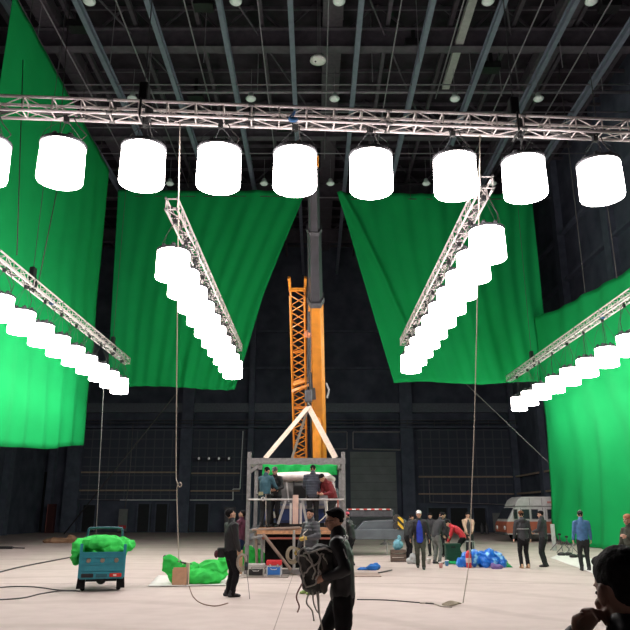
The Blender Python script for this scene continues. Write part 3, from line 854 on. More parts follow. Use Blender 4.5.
part(MB().bar(jp(jl + 0.1, -1.1, 0), jp(jl + 0.1, 1.1, 0), 0.12, 0.12), 'jib_head', ORANGE, jib)
part(MB().bar(at(293, 384, 27.4), at(312, 378, 27.3), 0.18, 0.2), 'jib_bracket', ORANGE)
part(MB().bar(at(292, 391, 27.5), at(309, 385, 27.4), 0.1, 0.1), 'jib_bracket', ORANGE)
# carrier
part(MB().b2((-1.2, 28.8, 0.7), (1.5, 39, 1.25)), 'chassis', CRGREY, bevel=0.04)
part(MB().b2((-1.15, 29.2, 1.25), (1.45, 38.6, 1.5)), 'deck', CRGREY, bevel=0.02)
part(MB().lathe([(1.1, 1.5), (1.1, 1.75), (0.9, 1.8)], (0.15, 31.8, 0), 24), 'turntable', DARKM, smooth=False)
part(MB().b2((-0.9, 30.4, 1.8), (-0.35, 33.6, 2.6)), 'superstructure', CRGREY, bevel=0.05)
part(MB().b2((0.62, 30.4, 1.8), (1.0, 33.6, 2.6)), 'superstructure', CRGREY, bevel=0.05)
part(MB().b2((-0.9, 33.2, 1.8), (1.1, 35.0, 2.8)), 'counterweight', CRGREY, bevel=0.06)
for s in (-1, 1):
    for y in (30.0, 31.5, 35.6, 37.1):
        w_ = part(MB().lathe([(0.35, -0.16), (0.55, -0.15), (0.57, 0), (0.55, 0.15), (0.35, 0.16)], (0.15 + s * 1.15, y, 0.57), 20, 'X'), 'wheel', RUB)
        part(MB().lathe([(0.1, -0.17), (0.3, -0.17), (0.3, 0.17), (0.1, 0.17)], (0.15 + s * 1.15, y, 0.57), 12, 'X'), 'hub', STEEL, w_)
for (y) in (29.2, 38.6):
    for s in (-1, 1):
        x0 = 0.15 + s * 1.3; x1 = 3.95 if s > 0 else -3.4
        ob = part(MB().b2((x0, y - 0.18, 0.62), (x1, y + 0.18, 1.02)), 'outrigger_beam', CRGREY, bevel=0.03)
        part(MB().tube([(x1 - s * 0.15, y, 0.12), (x1 - s * 0.15, y, 1.0)], 0.09, 10), 'jack', STEEL, ob)
        part(MB().lathe([(0.3, 0), (0.3, 0.06), (0.12, 0.14)], (x1 - s * 0.15, y, 0), 14), 'float_pad', STEEL, ob)
a = at(397.5, 517, 29.0); b = at(403.5, 529, 29.0)
part(MB().b2((a.x, 28.92, b.z), (b.x, 29.02, a.z)), 'hazard_plate', HAZARD)
a = at(347, 508.6, 29.4); b = at(391, 510.0, 29.4)
part(MB().b2((a.x, 29.35, b.z), (b.x, 29.45, a.z)), 'reflective_band', REDWHITE)
part(MB().b2((a.x - 0.2, 29.4, b.z - 0.28), (b.x + 0.1, 30.4, b.z)), 'side_deck', DARKM, bevel=0.02)
a = at(352, 516, 29.3)
part(MB().prism([(a.x, 0.9), (a.x + 0.5, 1.35), (a.x + 2.2, 1.42), (a.x + 2.4, 1.0), (a.x + 2.1, 0.95), (a.x + 0.4, 0.75)], 29.3, 30.3), 'fender', CRGREY, bevel=0.04)
part(MB().tube([(2.95, 29.3, 0.05), (2.95, 29.3, 1.0)], 0.03, 6), 'step_post', GALV)
for z in (1.15, 1.45):
    part(MB().lathe([(0.14, -0.04), (0.16, 0.0), (0.08, 0.06)], (3.35 if z < 1.3 else 3.35, 29.15, z), 12, 'Y'), 'roller', CABLE)
# sling set from hook to cage
FZ = 3.22; FX0, FX1, FY0, FY1 = -1.93, 0.83, 20.4, 23.0
def sling(a, b, wd, label, m=STRAP):
    o = MB().bar(a, b, wd, 0.025, Vector((0.8, -0.3, 0))).build('lifting_sling', m); tag(o, label, 'sling', 'webbing slings between hook and cage'); return o
hp = hk + Vector((0, 0, -0.12))
sling(hp, at(265.5, 458, FY0), 0.17, 'broad cream webbing sling from the crane hook down to the cage, left one')
sling(hp, at(335.5, 458, FY0), 0.17, 'broad cream webbing sling from the crane hook down to the cage, right one')
sling(hp, (at(292, 458, 22.9)), 0.08, 'narrow greyish sling from the crane hook to the back of the cage', mat('grey_webbing', (0.3, 0.26, 0.22), 0.8))

# ------------------------------------------------------------------ steel cage with platform
cg = empty('steel_cage', (-0.55, FY0, 0))
tag(cg, 'grey steel cage frame with work platform hanging under the crane hook', 'steel frame')
gp = lambda mb, name, m, parent=cg, **k: part(mb, name, m, parent, **k)
for (x, y) in ((FX0, FY0), (FX1, FY0), (FX0, FY1), (FX1, FY1)):
    gp(MB().b2((x - 0.055, y - 0.055, 0), (x + 0.055, y + 0.055, FZ + (0.18 if y == FY0 else 0))), 'post', STEEL, bevel=0.008)
for y in (FY0, FY1):
    gp(MB().b2((FX0, y - 0.08, FZ - 0.17), (FX1, y + 0.08, FZ)), 'top_beam', STEEL)
    gp(MB().b2((FX0, y - 0.07, 0.03), (FX1, y + 0.07, 0.15)), 'base_beam', STEEL)
for x in (FX0, FX1):
    gp(MB().b2((x - 0.07, FY0, FZ - 0.15), (x + 0.07, FY1, FZ)), 'top_beam', STEEL)
    gp(MB().b2((x - 0.07, FY0, 0.03), (x + 0.07, FY1, 0.15)), 'base_beam', STEEL)
    gp(MB().b2((x - 0.06, FY0, 1.1), (x + 0.06, FY1, 1.2)), 'side_beam', STEEL)
# knee brace at the upper left corner
gp(MB().bar((FX0, FY0, 2.8), (FX0 + 0.42, FY0, FZ - 0.1), 0.09, 0.07), 'corner_brace', STEEL)
# deck
PZ = 1.26
for k in range(6):
    y = FY0 - 0.15 + k * 0.22
    gp(MB().b2((-1.62, y, PZ - 0.05), (0.75, y + 0.2, PZ + random.uniform(-0.004, 0.004))), 'deck_plank', WOOD)
gp(MB().b2((-1.65, FY0 - 0.2, PZ - 0.16), (0.75, FY0 - 0.14, PZ - 0.06)), 'deck_edge', WOOD)
gp(MB().b2((-1.5, FY0 - 0.16, PZ - 0.30), (0.75, FY0 - 0.12, PZ - 0.25)), 'red_cross_rail', mat('red_oxide', (0.35, 0.10, 0.07), 0.6))
# dark curtain beneath the deck
def curtain(name, m, x0, x1, y, z0, z1, parent, amp=0.04, fr=14):
    mb = MB(); nu = int((x1 - x0) * 18); nv = 6
    for j in range(nv + 1):
        for i in range(nu + 1):
            u = i / nu; v = j / nv; mb.v.append(Vector((lerp(x0, x1, u), y + amp * math.sin(u * (x1 - x0) * fr + v) + 0.02 * math.sin(v * 5 + u * 9), lerp(z0, z1, v))))
    for j in range(nv):
        for i in range(nu):
            a = j * (nu + 1) + i; mb.f.append((a, a + 1, a + nu + 2, a + nu + 1))
    o = gp(mb, name, m, parent, smooth=True); s = o.modifiers.new('t', 'SOLIDIFY'); s.thickness = 0.01; return o
curtain('skirt_cloth', mat('black_drape', (0.012, 0.012, 0.013), 0.95), -1.45, 0.7, FY0 + 0.35, 0.16, PZ - 0.07, cg)
gp(MB().tube([at(263, 534, FY0 - 0.2), at(291, 570, FY0 - 0.2)], 0.045, 8), 'diagonal_brace', mat('rusty_steel', (0.28, 0.20, 0.16), 0.6))
gp(MB().tube([at(294, 530, FY0 - 0.18), at(294, 569, FY0 - 0.18)], 0.04, 8), 'scaffold_pole', GALV)
gp(MB().tube([at(262, 528, FY0 - 0.12), at(262, 572, FY0 - 0.12)], 0.04, 8), 'scaffold_pole', STEEL)
gp(MB().tube([at(256, 532, FY0 - 0.05), at(257, 572, FY0 - 0.05)], 0.04, 8), 'scaffold_pole', mat('rusty_steel', (0.28, 0.20, 0.16), 0.6))
gp(MB().tube([at(252, 530, FY0 - 0.12), at(300, 527.5, FY0 - 0.22)], 0.035, 8), 'scaffold_pole', mat('rusty_steel', (0.28, 0.20, 0.16), 0.6))
gp(MB().tube([at(252, 538, FY0 - 0.12), at(263, 536, FY0 - 0.2)], 0.035, 8), 'scaffold_pole', STEEL)
# hand rail
zr_ = at(300, 499.5, FY0).z
gp(MB().tube([(FX0, FY0 - 0.08, zr_), (FX1, FY0 - 0.08, zr_)], 0.024, 8), 'hand_rail', GALV)
gp(MB().tube([(0.66, FY0 - 0.08, zr_), (0.66, FY0 - 0.08, PZ)], 0.025, 8), 'rail_post', mat('red_oxide', (0.35, 0.10, 0.07), 0.6))
for (a, b) in (((286, 499), (278, 524)), ((302, 499), (307, 524)), ((325, 499), (328, 527))):
    gp(MB().bar(at(a[0], a[1], FY0 - 0.05), at(b[0], b[1], FY0 - 0.05), 0.07, 0.05), 'strut', GALV)
gp(MB().b2(at(292.5, 524, FY0 - 0.14), at(298.5, 495, FY0 - 0.06)), 'upright_board', mat('pinkish_board', (0.62, 0.42, 0.35), 0.7))
for dy in (0,):
    gp(MB().b2(at(289.5, 524, FY0 + 0.04), at(292, 503, FY0 + 0.1)), 'side_batten', WHITE)
    gp(MB().b2(at(299.5, 524, FY0 + 0.04), at(302, 503, FY0 + 0.1)), 'side_batten', WHITE)
# sloping green roof sheet (its front lip hangs into view)
mb = MB()
nu, nv = 30, 10
for j in range(nv + 1):
    for i in range(nu + 1):
        u, v = i / nu, j / nv
        mb.v.append(Vector((lerp(FX0 + 0.2, FX1 - 0.1, u), 22.88 + 0.03 * math.sin(u * 25 + v * 4), lerp(3.2, 2.86, v) + 0.015 * math.sin(u * 30 + v * 4))))
for j in range(nv):
    for i in range(nu):
        a = j * (nu + 1) + i; mb.f.append((a, a + 1, a + nu + 2, a + nu + 1))
o = mb.build('roof_cloth', mat('cage_green_cloth', (0.04, 0.62, 0.16), 0.8, trans=0.45), None, True); s = o.modifiers.new('t', 'SOLIDIFY'); s.thickness = 0.01
tag(o, 'bright green cloth strip hung along the back top of the steel cage', 'cloth')

# vehicle cab mock-up inside the cage
vc = empty('vehicle_cab', (-0.35, 21.9, PZ)); X0, X1 = at(266, 480, 22).x, at(339, 480, 22).x; xm = (X0 + X1) / 2; hw = (X1 - X0) / 2
tag(vc, 'white roofed vehicle cab standing inside the steel cage behind the workers', 'vehicle')
roofm = MB()
zt = at(300, 473, 22).z; zb_ = at(300, 481.5, 22).z
roofm.loft([(xm - hw + 0.2, 22.2, (zt + zb_) / 2 - 0.05), (xm - hw * 0.7, 22.2, (zt + zb_) / 2), (xm, 22.2, (zt + zb_) / 2 + 0.02), (xm + hw * 0.7, 22.2, (zt + zb_) / 2), (xm + hw - 0.2, 22.2, (zt + zb_) / 2 - 0.06)], [(0.40, 0.10), (0.5, 0.15), (0.52, 0.17), (0.5, 0.15), (0.40, 0.10)], side=(0, 1, 0), n=16)
part(roofm, 'roof', mat('cab_white', (0.86, 0.78, 0.74), 0.4), vc, smooth=True)
part(MB().b2((xm - hw + 0.12, 21.95, 1.9), (xm + hw - 0.12, 22.1, zb_)), 'windscreen', mat('hazy_screen', (0.28, 0.28, 0.28), 0.3, var=0.35, scale=3), vc, bevel=0.03)
for s in (-1, 1):
    part(MB().bar((xm + s * (hw - 0.22), 21.9, zb_ + 0.02), (xm + s * (hw - 0.05), 21.75, 1.85), 0.09, 0.09), 'windscreen_pillar', WHITE, vc)
for k, dx in enumerate((-0.75, -0.5, -0.28, 0.35)):
    part(MB().bar((xm + dx, 21.93, zb_), (xm + dx + 0.08, 21.9, 2.0), 0.05, 0.03), 'wiper_arm', WHITE if k % 2 else DARKM, vc)
part(MB().b2((xm - 0.28, 21.8, 2.12), (xm + 0.12, 21.94, 2.5)), 'camera_box', BLK, vc, bevel=0.03)
part(MB().b2((xm - hw, 21.7, PZ + 0.12), (xm + hw, 22.8, 1.92)), 'cab_front', mat('dark_blue_body', (0.03, 0.06, 0.20), 0.35), vc, bevel=0.08)
part(MB().b2((xm - hw + 0.1, 21.62, 1.8), (xm + hw - 0.1, 21.72, 1.9)), 'trim_strip', STEEL, vc)
for s in (-1, 1): part(MB().ell((xm + s * (hw - 0.25), 21.68, 1.62), (0.16, 0.06, 0.1)), 'headlight', WHITE, vc, smooth=True)
part(MB().b2((xm - hw + 0.1, 21.85, PZ), (xm + hw - 0.1, 22.7, PZ + 0.14)), 'sill', BLK, vc)

# ------------------------------------------------------------------ people
def rotx(a): return Matrix.Rotation(a, 3, 'X')
def rotz(a): return Matrix.Rotation(a, 3, 'Z')
def ik(a, t, l1, l2, hint):
    a, t = Vector(a), Vector(t); d = t - a; L = d.length
    if L > (l1 + l2) * 0.995: t = a + d.normalized() * (l1 + l2) * 0.995; d = t - a; L = d.length
    d.normalize(); x = (l1 * l1 - l2 * l2 + L * L) / (2 * L); h = math.sqrt(max(0, l1 * l1 - x * x))
    p = Vector(hint) - d * Vector(hint).dot(d); p.normalize()
    return a + d * x + p * h, t
def person(loc, face, label, H=1.72, bend=0.0, head=(0, 0), hands=None, feet=None, hip=None, elbow=None, top=('jacket', None), topstyle='plain',
           legs=None, shoes=None, hair='short', hat=None, gloves=None, vox=0.011, curl=(0.5, 0.5), build=1.0, extras=None, shirt=None, glasses=False, knee=(0, 1, 0), hood=False, skirt=0.0, palm=None, skin=None):
    """local frame: +y is the way the person faces, +x the person's right... (x right, z up)"""
    S = H / 1.75
    hipz = 0.93 if hip is None else hip
    feet = feet or ((-0.11, 0.0, 0), (0.11, 0.02, 0))
    hp_ = Vector((0, 0, hipz)) if not isinstance(hipz, (tuple, list)) else Vector(hipz)
    sd = lambda a: Vector((0, math.sin(a), math.cos(a)))
    B = R(bend)
    waist = hp_ + sd(B * 0.4) * 0.15; chest = waist + sd(B * 0.85) * 0.22; nb_ = chest + sd(B) * 0.19
    neck = nb_ + sd(B * 0.75 + 0.1) * 0.06
    hm = rotz(R(-head[0])) @ rotx(-B * 0.6 + R(head[1]))       # head[0] yaw to the person's right, head[1] pitch up
    hc = neck + hm @ Vector((0, 0.02, 0.115))
    hx = 0.19 * build
    sh = [nb_ - sd(B) * 0.045 + Vector((s * hx, 0, 0)) for s in (-1, 1)]
    hipj = [hp_ + Vector((s * 0.095, 0, -0.02)) for s in (-1, 1)]
    kn, an = [], []
    for i in (0, 1):
        f = Vector(feet[i]); k_, a_ = ik(hipj[i], (f.x, f.y, f.z + 0.085), 0.43, 0.42, knee); kn.append(k_); an.append(a_)
    hands = hands or [None, None]; el, wr = [], []
    for i, s in ((0, -1), (1, 1)):
        t = hands[i]
        if t is None: t = sh[i] + Vector((s * 0.06, 0.06, -0.50))
        hint = (elbow[i] if elbow else (s * 0.5, -1, -0.3))
        e_, w_ = ik(sh[i], t, 0.29, 0.25, hint); el.append(e_); wr.append(w_)
    b = MB()
    # torso and limbs
    X = Vector((1, 0, 0))
    b.loft([hp_ - Vector((0, 0, 0.08)), hp_, waist, chest, nb_ - sd(B) * 0.05, nb_], [(0.15, 0.10), (0.165, 0.11), (0.14, 0.095), (0.165, 0.11), (0.14, 0.085), (0.07, 0.06)], side=X)
    b.loft([nb_ - sd(B) * 0.03, neck, hc - hm @ Vector((0, 0.01, 0.03))], [0.062, 0.056, 0.056], n=10)
    for i, s in ((0, -1), (1, 1)):
        b.loft([sh[i] - X * s * 0.07, sh[i], (sh[i] + el[i]) / 2, el[i]], [0.05, 0.056, 0.046, 0.038], n=10)
        b.loft([el[i], (el[i] * 0.7 + wr[i] * 0.3), wr[i]], [0.038, 0.04, 0.026], n=10)
        b.loft([hipj[i], (hipj[i] + kn[i]) / 2, kn[i]], [0.085, 0.075, 0.052], n=10)
        b.loft([kn[i], (kn[i] * 0.65 + an[i] * 0.35), an[i]], [0.05, 0.055, 0.036], n=10)
        b.loft([an[i] + Vector((0, -0.04, -0.045)), an[i] + Vector((0, 0.15, -0.055))], [(0.035, 0.03), (0.04, 0.022)], side=X, n=8)
    # head with face
    def hh(x, y, z): return hc + hm @ Vector((x, y, z))
    hr = lambda *r: r
    b.ell(hh(0, -0.012, 0.02), (0.074, 0.094, 0.095), hm, 16, 10)
    b.ell(hh(0, 0.02, -0.045), (0.056, 0.066, 0.068), hm, 14, 8)
    b.ell(hh(0, 0.052, -0.085), (0.03, 0.026, 0.022), hm, 10, 6)
    b.loft([hh(0, 0.076, 0.012), hh(0, 0.1, -0.028)], [0.010, 0.016], n=8)
    b.ell(hh(0, 0.07, 0.022), (0.05, 0.018, 0.012), hm, 10, 6)
    b.ell(hh(0, 0.078, -0.062), (0.022, 0.012, 0.012), hm, 10, 6)
    for s in (-1, 1):
        b.ell(hh(s * 0.077, -0.008, -0.01), (0.012, 0.02, 0.032), hm, 8, 6)
        b.ell(hh(s * 0.04, 0.058, -0.03), (0.022, 0.018, 0.018), hm, 8, 6)
    # hands
    for i, s in ((0, -1), (1, 1)):
        d = (wr[i] - el[i]).normalized()
        pn = Vector(palm[i]) if palm and palm[i] else Vector((-s, 0.15, 0))
        pn = pn - d * pn.dot(d)
        if pn.length < 0.01: pn = Vector((0, 1, 0)) - d * d.y
        pn.normalize(); sdv = d.cross(pn) * (1 if s > 0 else -1)      # towards the thumb
        if sdv.y < 0 and not palm: sdv = -sdv
        w0 = wr[i]
        b.loft([w0, w0 + d * 0.03, w0 + d * 0.085], [(0.024, 0.02), (0.036, 0.017), (0.040, 0.014)], side=sdv, n=10)
        c_ = curl[i]
        for q, (o_, l_) in enumerate(((0.031, 0.072), (0.0105, 0.082), (-0.0105, 0.076), (-0.031, 0.058))):
            p0 = w0 + d * 0.085 + sdv * o_
            a1 = c_ * 1.0; a2 = c_ * 2.3
            p1 = p0 + (d * math.cos(a1) + pn * math.sin(a1)) * l_ * 0.5
            p2 = p1 + (d * math.cos(a2) + pn * math.sin(a2)) * l_ * 0.5
            b.loft([p0 - d * 0.01, p0, p1, p2], [0.0095, 0.0095, 0.009, 0.0075], n=7)
        t0 = w0 + d * 0.03 + sdv * 0.028
        t1 = t0 + (d * 0.7 + sdv * 0.6 + pn * 0.3 * c_).normalized() * 0.038; t2 = t1 + (d * 0.9 + sdv * 0.15 + pn * 0.7 * c_).normalized() * 0.032
        b.loft([t0, t1, t2], [0.0125, 0.011, 0.009], n=7)
    me = fuse(b, 'person', vox, 2)
    o = put(me, 'person', skin or SKIN)
    o.location = loc; o.rotation_euler[2] = R(face); o.scale = (S, S, S)
    tag(o, label, 'person')
    # ---- clothing
    sd_ = random.random() * 50
    tname, tm = top
    j = MB(); g = 1.0 if topstyle != 'puffer' else 1.12
    hemz = 0.02 + skirt
    up_ = sd(B * 0.4)
    j.loft([hp_ - Vector((0, 0, hemz)), hp_, waist, chest, nb_ - sd(B) * 0.06, nb_ - sd(B) * 0.005], [(0.178 * g, 0.13 * g), (0.182 * g, 0.135 * g), (0.172 * g * build, 0.127 * g), (0.195 * g * build, 0.14 * g), (0.165 * build, 0.105), (0.085, 0.075)], side=X, n=16)
    j.loft([nb_ - sd(B) * 0.04, neck + sd(B) * (0.005)], [(0.09, 0.085), (0.077, 0.075)], side=X, n=12)
    if hood: j.ell(nb_ + Vector((0, -0.085, 0.0)), (0.12, 0.075, 0.085))
    for i, s in ((0, -1), (1, 1)):
        k = 1.16 if topstyle == 'puffer' else 1.0
        j.loft([sh[i] - X * s * 0.09, sh[i] - Vector((0, 0, 0.01)), sh[i] * 0.5 + el[i] * 0.5, el[i]], [0.075, 0.082 * k, 0.07 * k, 0.06 * k], n=12)
        j.loft([el[i], el[i] * 0.6 + wr[i] * 0.4, wr[i] - (wr[i] - el[i]).normalized() * 0.015], [0.06 * k, 0.057 * k, 0.044], n=12)
    wv = wrinkle(0.012, 7, sd_)
    dis = quilt(0.012, 0.075, wrinkle(0.006, 7, sd_)) if topstyle == 'puffer' else wv
    put(fuse(j, tname, vox * 1.5, 2, dis), tname, tm, o)
    if shirt:
        q = MB(); q.loft([hp_ + Vector((0, 0.115, -0.09)), waist + Vector((0, 0.112, 0)), chest + Vector((0, 0.122, 0)), nb_ + Vector((0, 0.07, -0.02))], [(0.105, 0.045), (0.105, 0.045), (0.09, 0.05), (0.04, 0.03)], side=X)
        put(fuse(q, 'shirt', vox * 1.5, 2, wrinkle(0.006, 9, sd_)), 'shirt', shirt, o)
    t = MB()
    t.loft([waist - up_ * 0.02, hp_, hp_ - Vector((0, 0, 0.09))], [(0.15, 0.11), (0.175, 0.125), (0.165, 0.12)], side=X, n=14)
    for i in (0, 1):
        t.loft([hipj[i] - Vector((0, 0, 0.02)), (hipj[i] + kn[i]) / 2, kn[i]], [0.105, 0.092, 0.073], n=12)
        t.loft([kn[i], (kn[i] + an[i]) / 2, an[i] + Vector((0, 0, -0.02))], [0.073, 0.068, 0.058], n=12)
    put(fuse(t, 'trousers', vox * 1.5, 2, wrinkle(0.011, 8, sd_ + 3)), 'trousers', legs, o)
    for i in (0, 1):
        q = MB(); a_ = an[i] + Vector((0, 0, -0.085))
        q.loft([a_ + Vector((0, -0.055, 0.045)), a_ + Vector((0, 0.02, 0.05)), a_ + Vector((0, 0.12, 0.038)), a_ + Vector((0, 0.17, 0.03))], [(0.042, 0.042), (0.045, 0.048), (0.05, 0.036), (0.04, 0.028)], side=X, n=12)
        q.loft([a_ + Vector((0, -0.02, 0.05)), a_ + Vector((0, -0.02, 0.11))], [0.045, 0.046], n=10)
        put(fuse(q, 'shoe', vox * 1.4, 1), 'shoe', shoes or BLK, o)
    if hair:
        q = MB()
        q.ell(hh(0, -0.022, 0.05), (0.081, 0.095, 0.078), hm, 18, 12)
        q.ell(hh(0, -0.052, 0.008), (0.070, 0.050, 0.062), hm, 14, 10)
        q.ell(hh(0, 0.04, 0.088), (0.055, 0.042, 0.020), hm, 12, 8)
        if hair == 'long': q.ell(hh(0, -0.06, -0.08), (0.075, 0.05, 0.12), hm, 12, 8)
        put(fuse(q, 'hair', vox * 1.1, 1, wrinkle(0.0035, 34, sd_)), 'hair', HAIR, o)
    for s in (-1, 1):
        q = MB().ell(hh(s * 0.031, 0.074, 0.0), (0.012, 0.008, 0.007), hm, 8, 6); q.build('eye', EYE, o, True)
    MB().ell(hh(0, 0.087, -0.063), (0.022, 0.006, 0.007), hm, 8, 6).build('mouth', LIP, o, True)
    if glasses:
        q = MB()
        for s in (-1, 1):
            q.tube([hh(s * 0.034 + 0.026 * math.cos(a), 0.098, -0.002 + 0.02 * math.sin(a)) for a in [i * PI / 5 for i in range(10)]], 0.003, 4, closed=True)
            q.tube([hh(s * 0.06, 0.095, 0.0), hh(s * 0.082, -0.01, 0.0)], 0.003, 4)
        q.tube([hh(-0.01, 0.1, 0), hh(0.01, 0.1, 0)], 0.003, 4)
        q.build('glasses', BLK, o)
    if hat:
        kind, hmat = hat
        q = MB(); q.ell(hh(0, -0.015, 0.06), (0.09, 0.105, 0.078), hm, 16, 10)
        if kind in ('cap', 'back'):
            sg = 1 if kind == 'cap' else -1
            q.loft([hh(0, sg * 0.06 - 0.01, 0.06), hh(0, sg * 0.12, 0.05), hh(0, sg * 0.15, 0.04)], [(0.072, 0.012), (0.066, 0.01), (0.04, 0.008)], side=(hm @ Vector((1, 0, 0))), n=12)
        if kind == 'helmet': q.loft([hh(0, -0.015, 0.045), hh(0, -0.015, 0.056)], [(0.118, 0.135), (0.112, 0.128)], side=(hm @ Vector((1, 0, 0))), n=16)
        put(fuse(q, 'hat', 0.009, 1), 'hat', hmat, o)
    if gloves:
        for i in (0, 1):
            d = (wr[i] - el[i]).normalized(); q = MB()
            q.loft([wr[i] - d * 0.03, wr[i] + d * 0.02, wr[i] + d * 0.09], [0.036, 0.036, 0.048], n=10)
            q.ell(wr[i] + d * 0.11 + Vector((0, 0.02, -0.01)), (0.042, 0.04, 0.04))
            for k in range(4): q.ell(wr[i] + d * 0.14 + Vector((-0.03 + 0.02 * k, 0.01, 0)), (0.012, 0.012, 0.03))
            put(fuse(q, 'glove', 0.009, 1), 'glove', gloves, o)
    return o, dict(hands=wr, S=S, hc=hc, sh=sh, el=el, loc=Vector(loc), M=rotz(R(face)), hip=hp_, chest=chest, waist=waist, nb=nb_)
def wpt(info, p): return info['loc'] + info['M'] @ (Vector(p) * info['S'])
def cm(name, c, rough=0.8, var=0.2, scale=10, coat=0): return mat(name, c, rough, var=var, scale=scale, coat=coat)
JBLK = cm('black_jacket', (0.014, 0.014, 0.017), 0.55)
JDK = cm('charcoal_jacket', (0.03, 0.031, 0.036), 0.7)
JPUF = cm('grey_puffer', (0.055, 0.058, 0.068), 0.5)
JPUF2 = cm('slate_puffer', (0.05, 0.06, 0.085), 0.55)
JTEAL = cm('teal_jacket', (0.035, 0.11, 0.15), 0.7)
JRED = cm('red_jacket', (0.55, 0.02, 0.035), 0.6)
JRED2 = cm('dark_red_jacket', (0.22, 0.025, 0.03), 0.7)
JBEI = cm('beige_coat', (0.55, 0.38, 0.28), 0.8)
JBLU = cm('blue_jacket', (0.05, 0.14, 0.30), 0.6)
SHBL = cm('royal_blue_shirt', (0.015, 0.04, 0.42), 0.7)
TBLK = cm('black_trousers', (0.013, 0.013, 0.015), 0.8)
TDK = cm('dark_trousers', (0.028, 0.03, 0.032), 0.85)
TGRY = cm('grey_trousers', (0.16, 0.17, 0.16), 0.85)
TOLV = cm('olive_trousers', (0.06, 0.065, 0.05), 0.85)
GLOV = cm('yellow_gloves', (0.62, 0.45, 0.12), 0.8)

def fp(px, py): p = atz(px, py, 0.0); return (p.x, p.y, 0)
# 1 left man looking up, rope coil in his right hand
lp = fp(229, 597)
_, i1 = person(lp, -62, 'man in black jacket at left looking up, holding a rope coil and radio', H=1.74, head=(0, 22), top=('jacket', JBLK), legs=TBLK, shoes=JDK,
    hands=[(-0.22, 0.08, 0.86), (0.22, 0.12, 0.90)], hair='short', vox=0.010)
h = wpt(i1, (0.24, 0.17, 0.84))
def coil(name, c, r, turns, label, m=ROPE, tilt=0.3, thick=0.009, rz=0.0, ell=1.5):
    mb = MB(); M = rotz(rz) @ rotx(tilt)
    for k in range(turns):
        rr = r * (1 + 0.12 * math.sin(k * 2.1)); dx = 0.02 * math.sin(k * 1.7); 
        mb.tube([Vector(c) + M @ Vector((rr * math.cos(a) * 0.75 + dx, 0.012 * (k - turns / 2), rr * ell * (math.sin(a) - 1) + 0.02 * math.sin(k))) for a in [i * PI / 9 for i in range(18)]], thick, 5, closed=True)
    o = mb.build(name, m, None, True); tag(o, label, 'rope'); return o
coil('rope_coil', h + Vector((0.0, -0.05, 0.02)), 0.11, 6, 'pale rope coil hanging from the hand of the man looking up', rz=0.2)
hr_ = h + Vector((0.10, -0.04, -0.20))
e = empty('radio', hr_)
MB().b2((-0.035, -0.02, -0.1), (0.035, 0.02, 0.06)).build('radio_body', BLK, e, bevel=0.008)
MB().b2((-0.022, -0.024, -0.02), (0.022, -0.019, 0.035)).build('radio_screen', mat('radio_screen', (0.05, 0.09, 0.12), 0.2), e)
MB().tube([(0.02, 0, 0.06), (0.02, 0, 0.2)], 0.007, 5).build('antenna', BLK, e)
tag(e, 'small black handheld radio hanging below the rope coil at left', 'radio')
line('dangling_cord', curve_pts([hr_ + Vector((0, 0, -0.08)), hr_ + Vector((0.04, -0.02, -0.3)), Vector((hr_.x + 0.12, hr_.y - 0.35, 0.02))], 5), 0.006, CABLE, 'thin cord dangling from the radio down to the floor', 'cord')
bg = wpt(i1, (-0.10, -0.17, 0.88))
e = empty('belt_pouch', bg)
MB().box((0, 0, 0), (0.16, 0.12, 0.2), rotz(0.4)).build('pouch', BLK, e, bevel=0.02)
MB().ell((-0.1, 0, -0.03), (0.05, 0.05, 0.08)).build('side_pocket', mat('maroon_nylon', (0.08, 0.02, 0.03), 0.7), e, True)
tag(e, 'dark tool pouch at the back of the man looking up', 'pouch')
# 2 man behind him in red and blue
person(fp(240, 572), 70, 'man in black and red jacket looking up, behind the man with the radio', H=1.72, head=(-10, 20), top=('jacket', cm('red_black_jacket', (0.10, 0.02, 0.045), 0.7)), legs=cm('navy_trousers', (0.02, 0.03, 0.09)), hands=[(-0.2, 0.25, 1.15), (0.2, 0.25, 1.12)], shirt=RED)
# 3 foreground man walking left with harness bag
fm, i3 = person((0.285, 7.45, 0), 84, 'man in black jacket with pale piping walking left, carrying a dark bag of straps', H=1.74, bend=5, head=(-6, -4), top=('jacket', JBLK), legs=TBLK, shoes=BLK,
    hands=[(-0.25, 0.17, 1.08), (0.10, 0.36, 1.10)], elbow=[(-0.5, -1, -0.3), (1, -0.8, -0.3)], feet=((-0.1, -0.26, 0.03), (0.1, 0.36, 0.0)), hip=0.90, vox=0.0085, glasses=True, curl=(1.0, 0.9), palm=((0.9, 0, 0.1), (-0.8, 0.3, 0.3)), build=1.14)
# pale piping on the jacket shoulders
q = MB()
for s in (-1, 1):
    sh_ = i3['sh'][1 if s > 0 else 0]; el_ = i3['el'][1 if s > 0 else 0]
    a = Vector(i3['nb']) + Vector((s * 0.07, -0.06, 0.015))
    q.tube(curve_pts([a, sh_ + Vector((s * 0.0, -0.078, 0.042)), sh_ + Vector((s * 0.065, -0.055, -0.03)), (sh_ * 0.4 + el_ * 0.6) + Vector((s * 0.05, -0.045, 0))], 5), 0.007, 5)
q.build('jacket_piping', mat('pale_piping', (0.85, 0.85, 0.85), 0.6), fm, True)
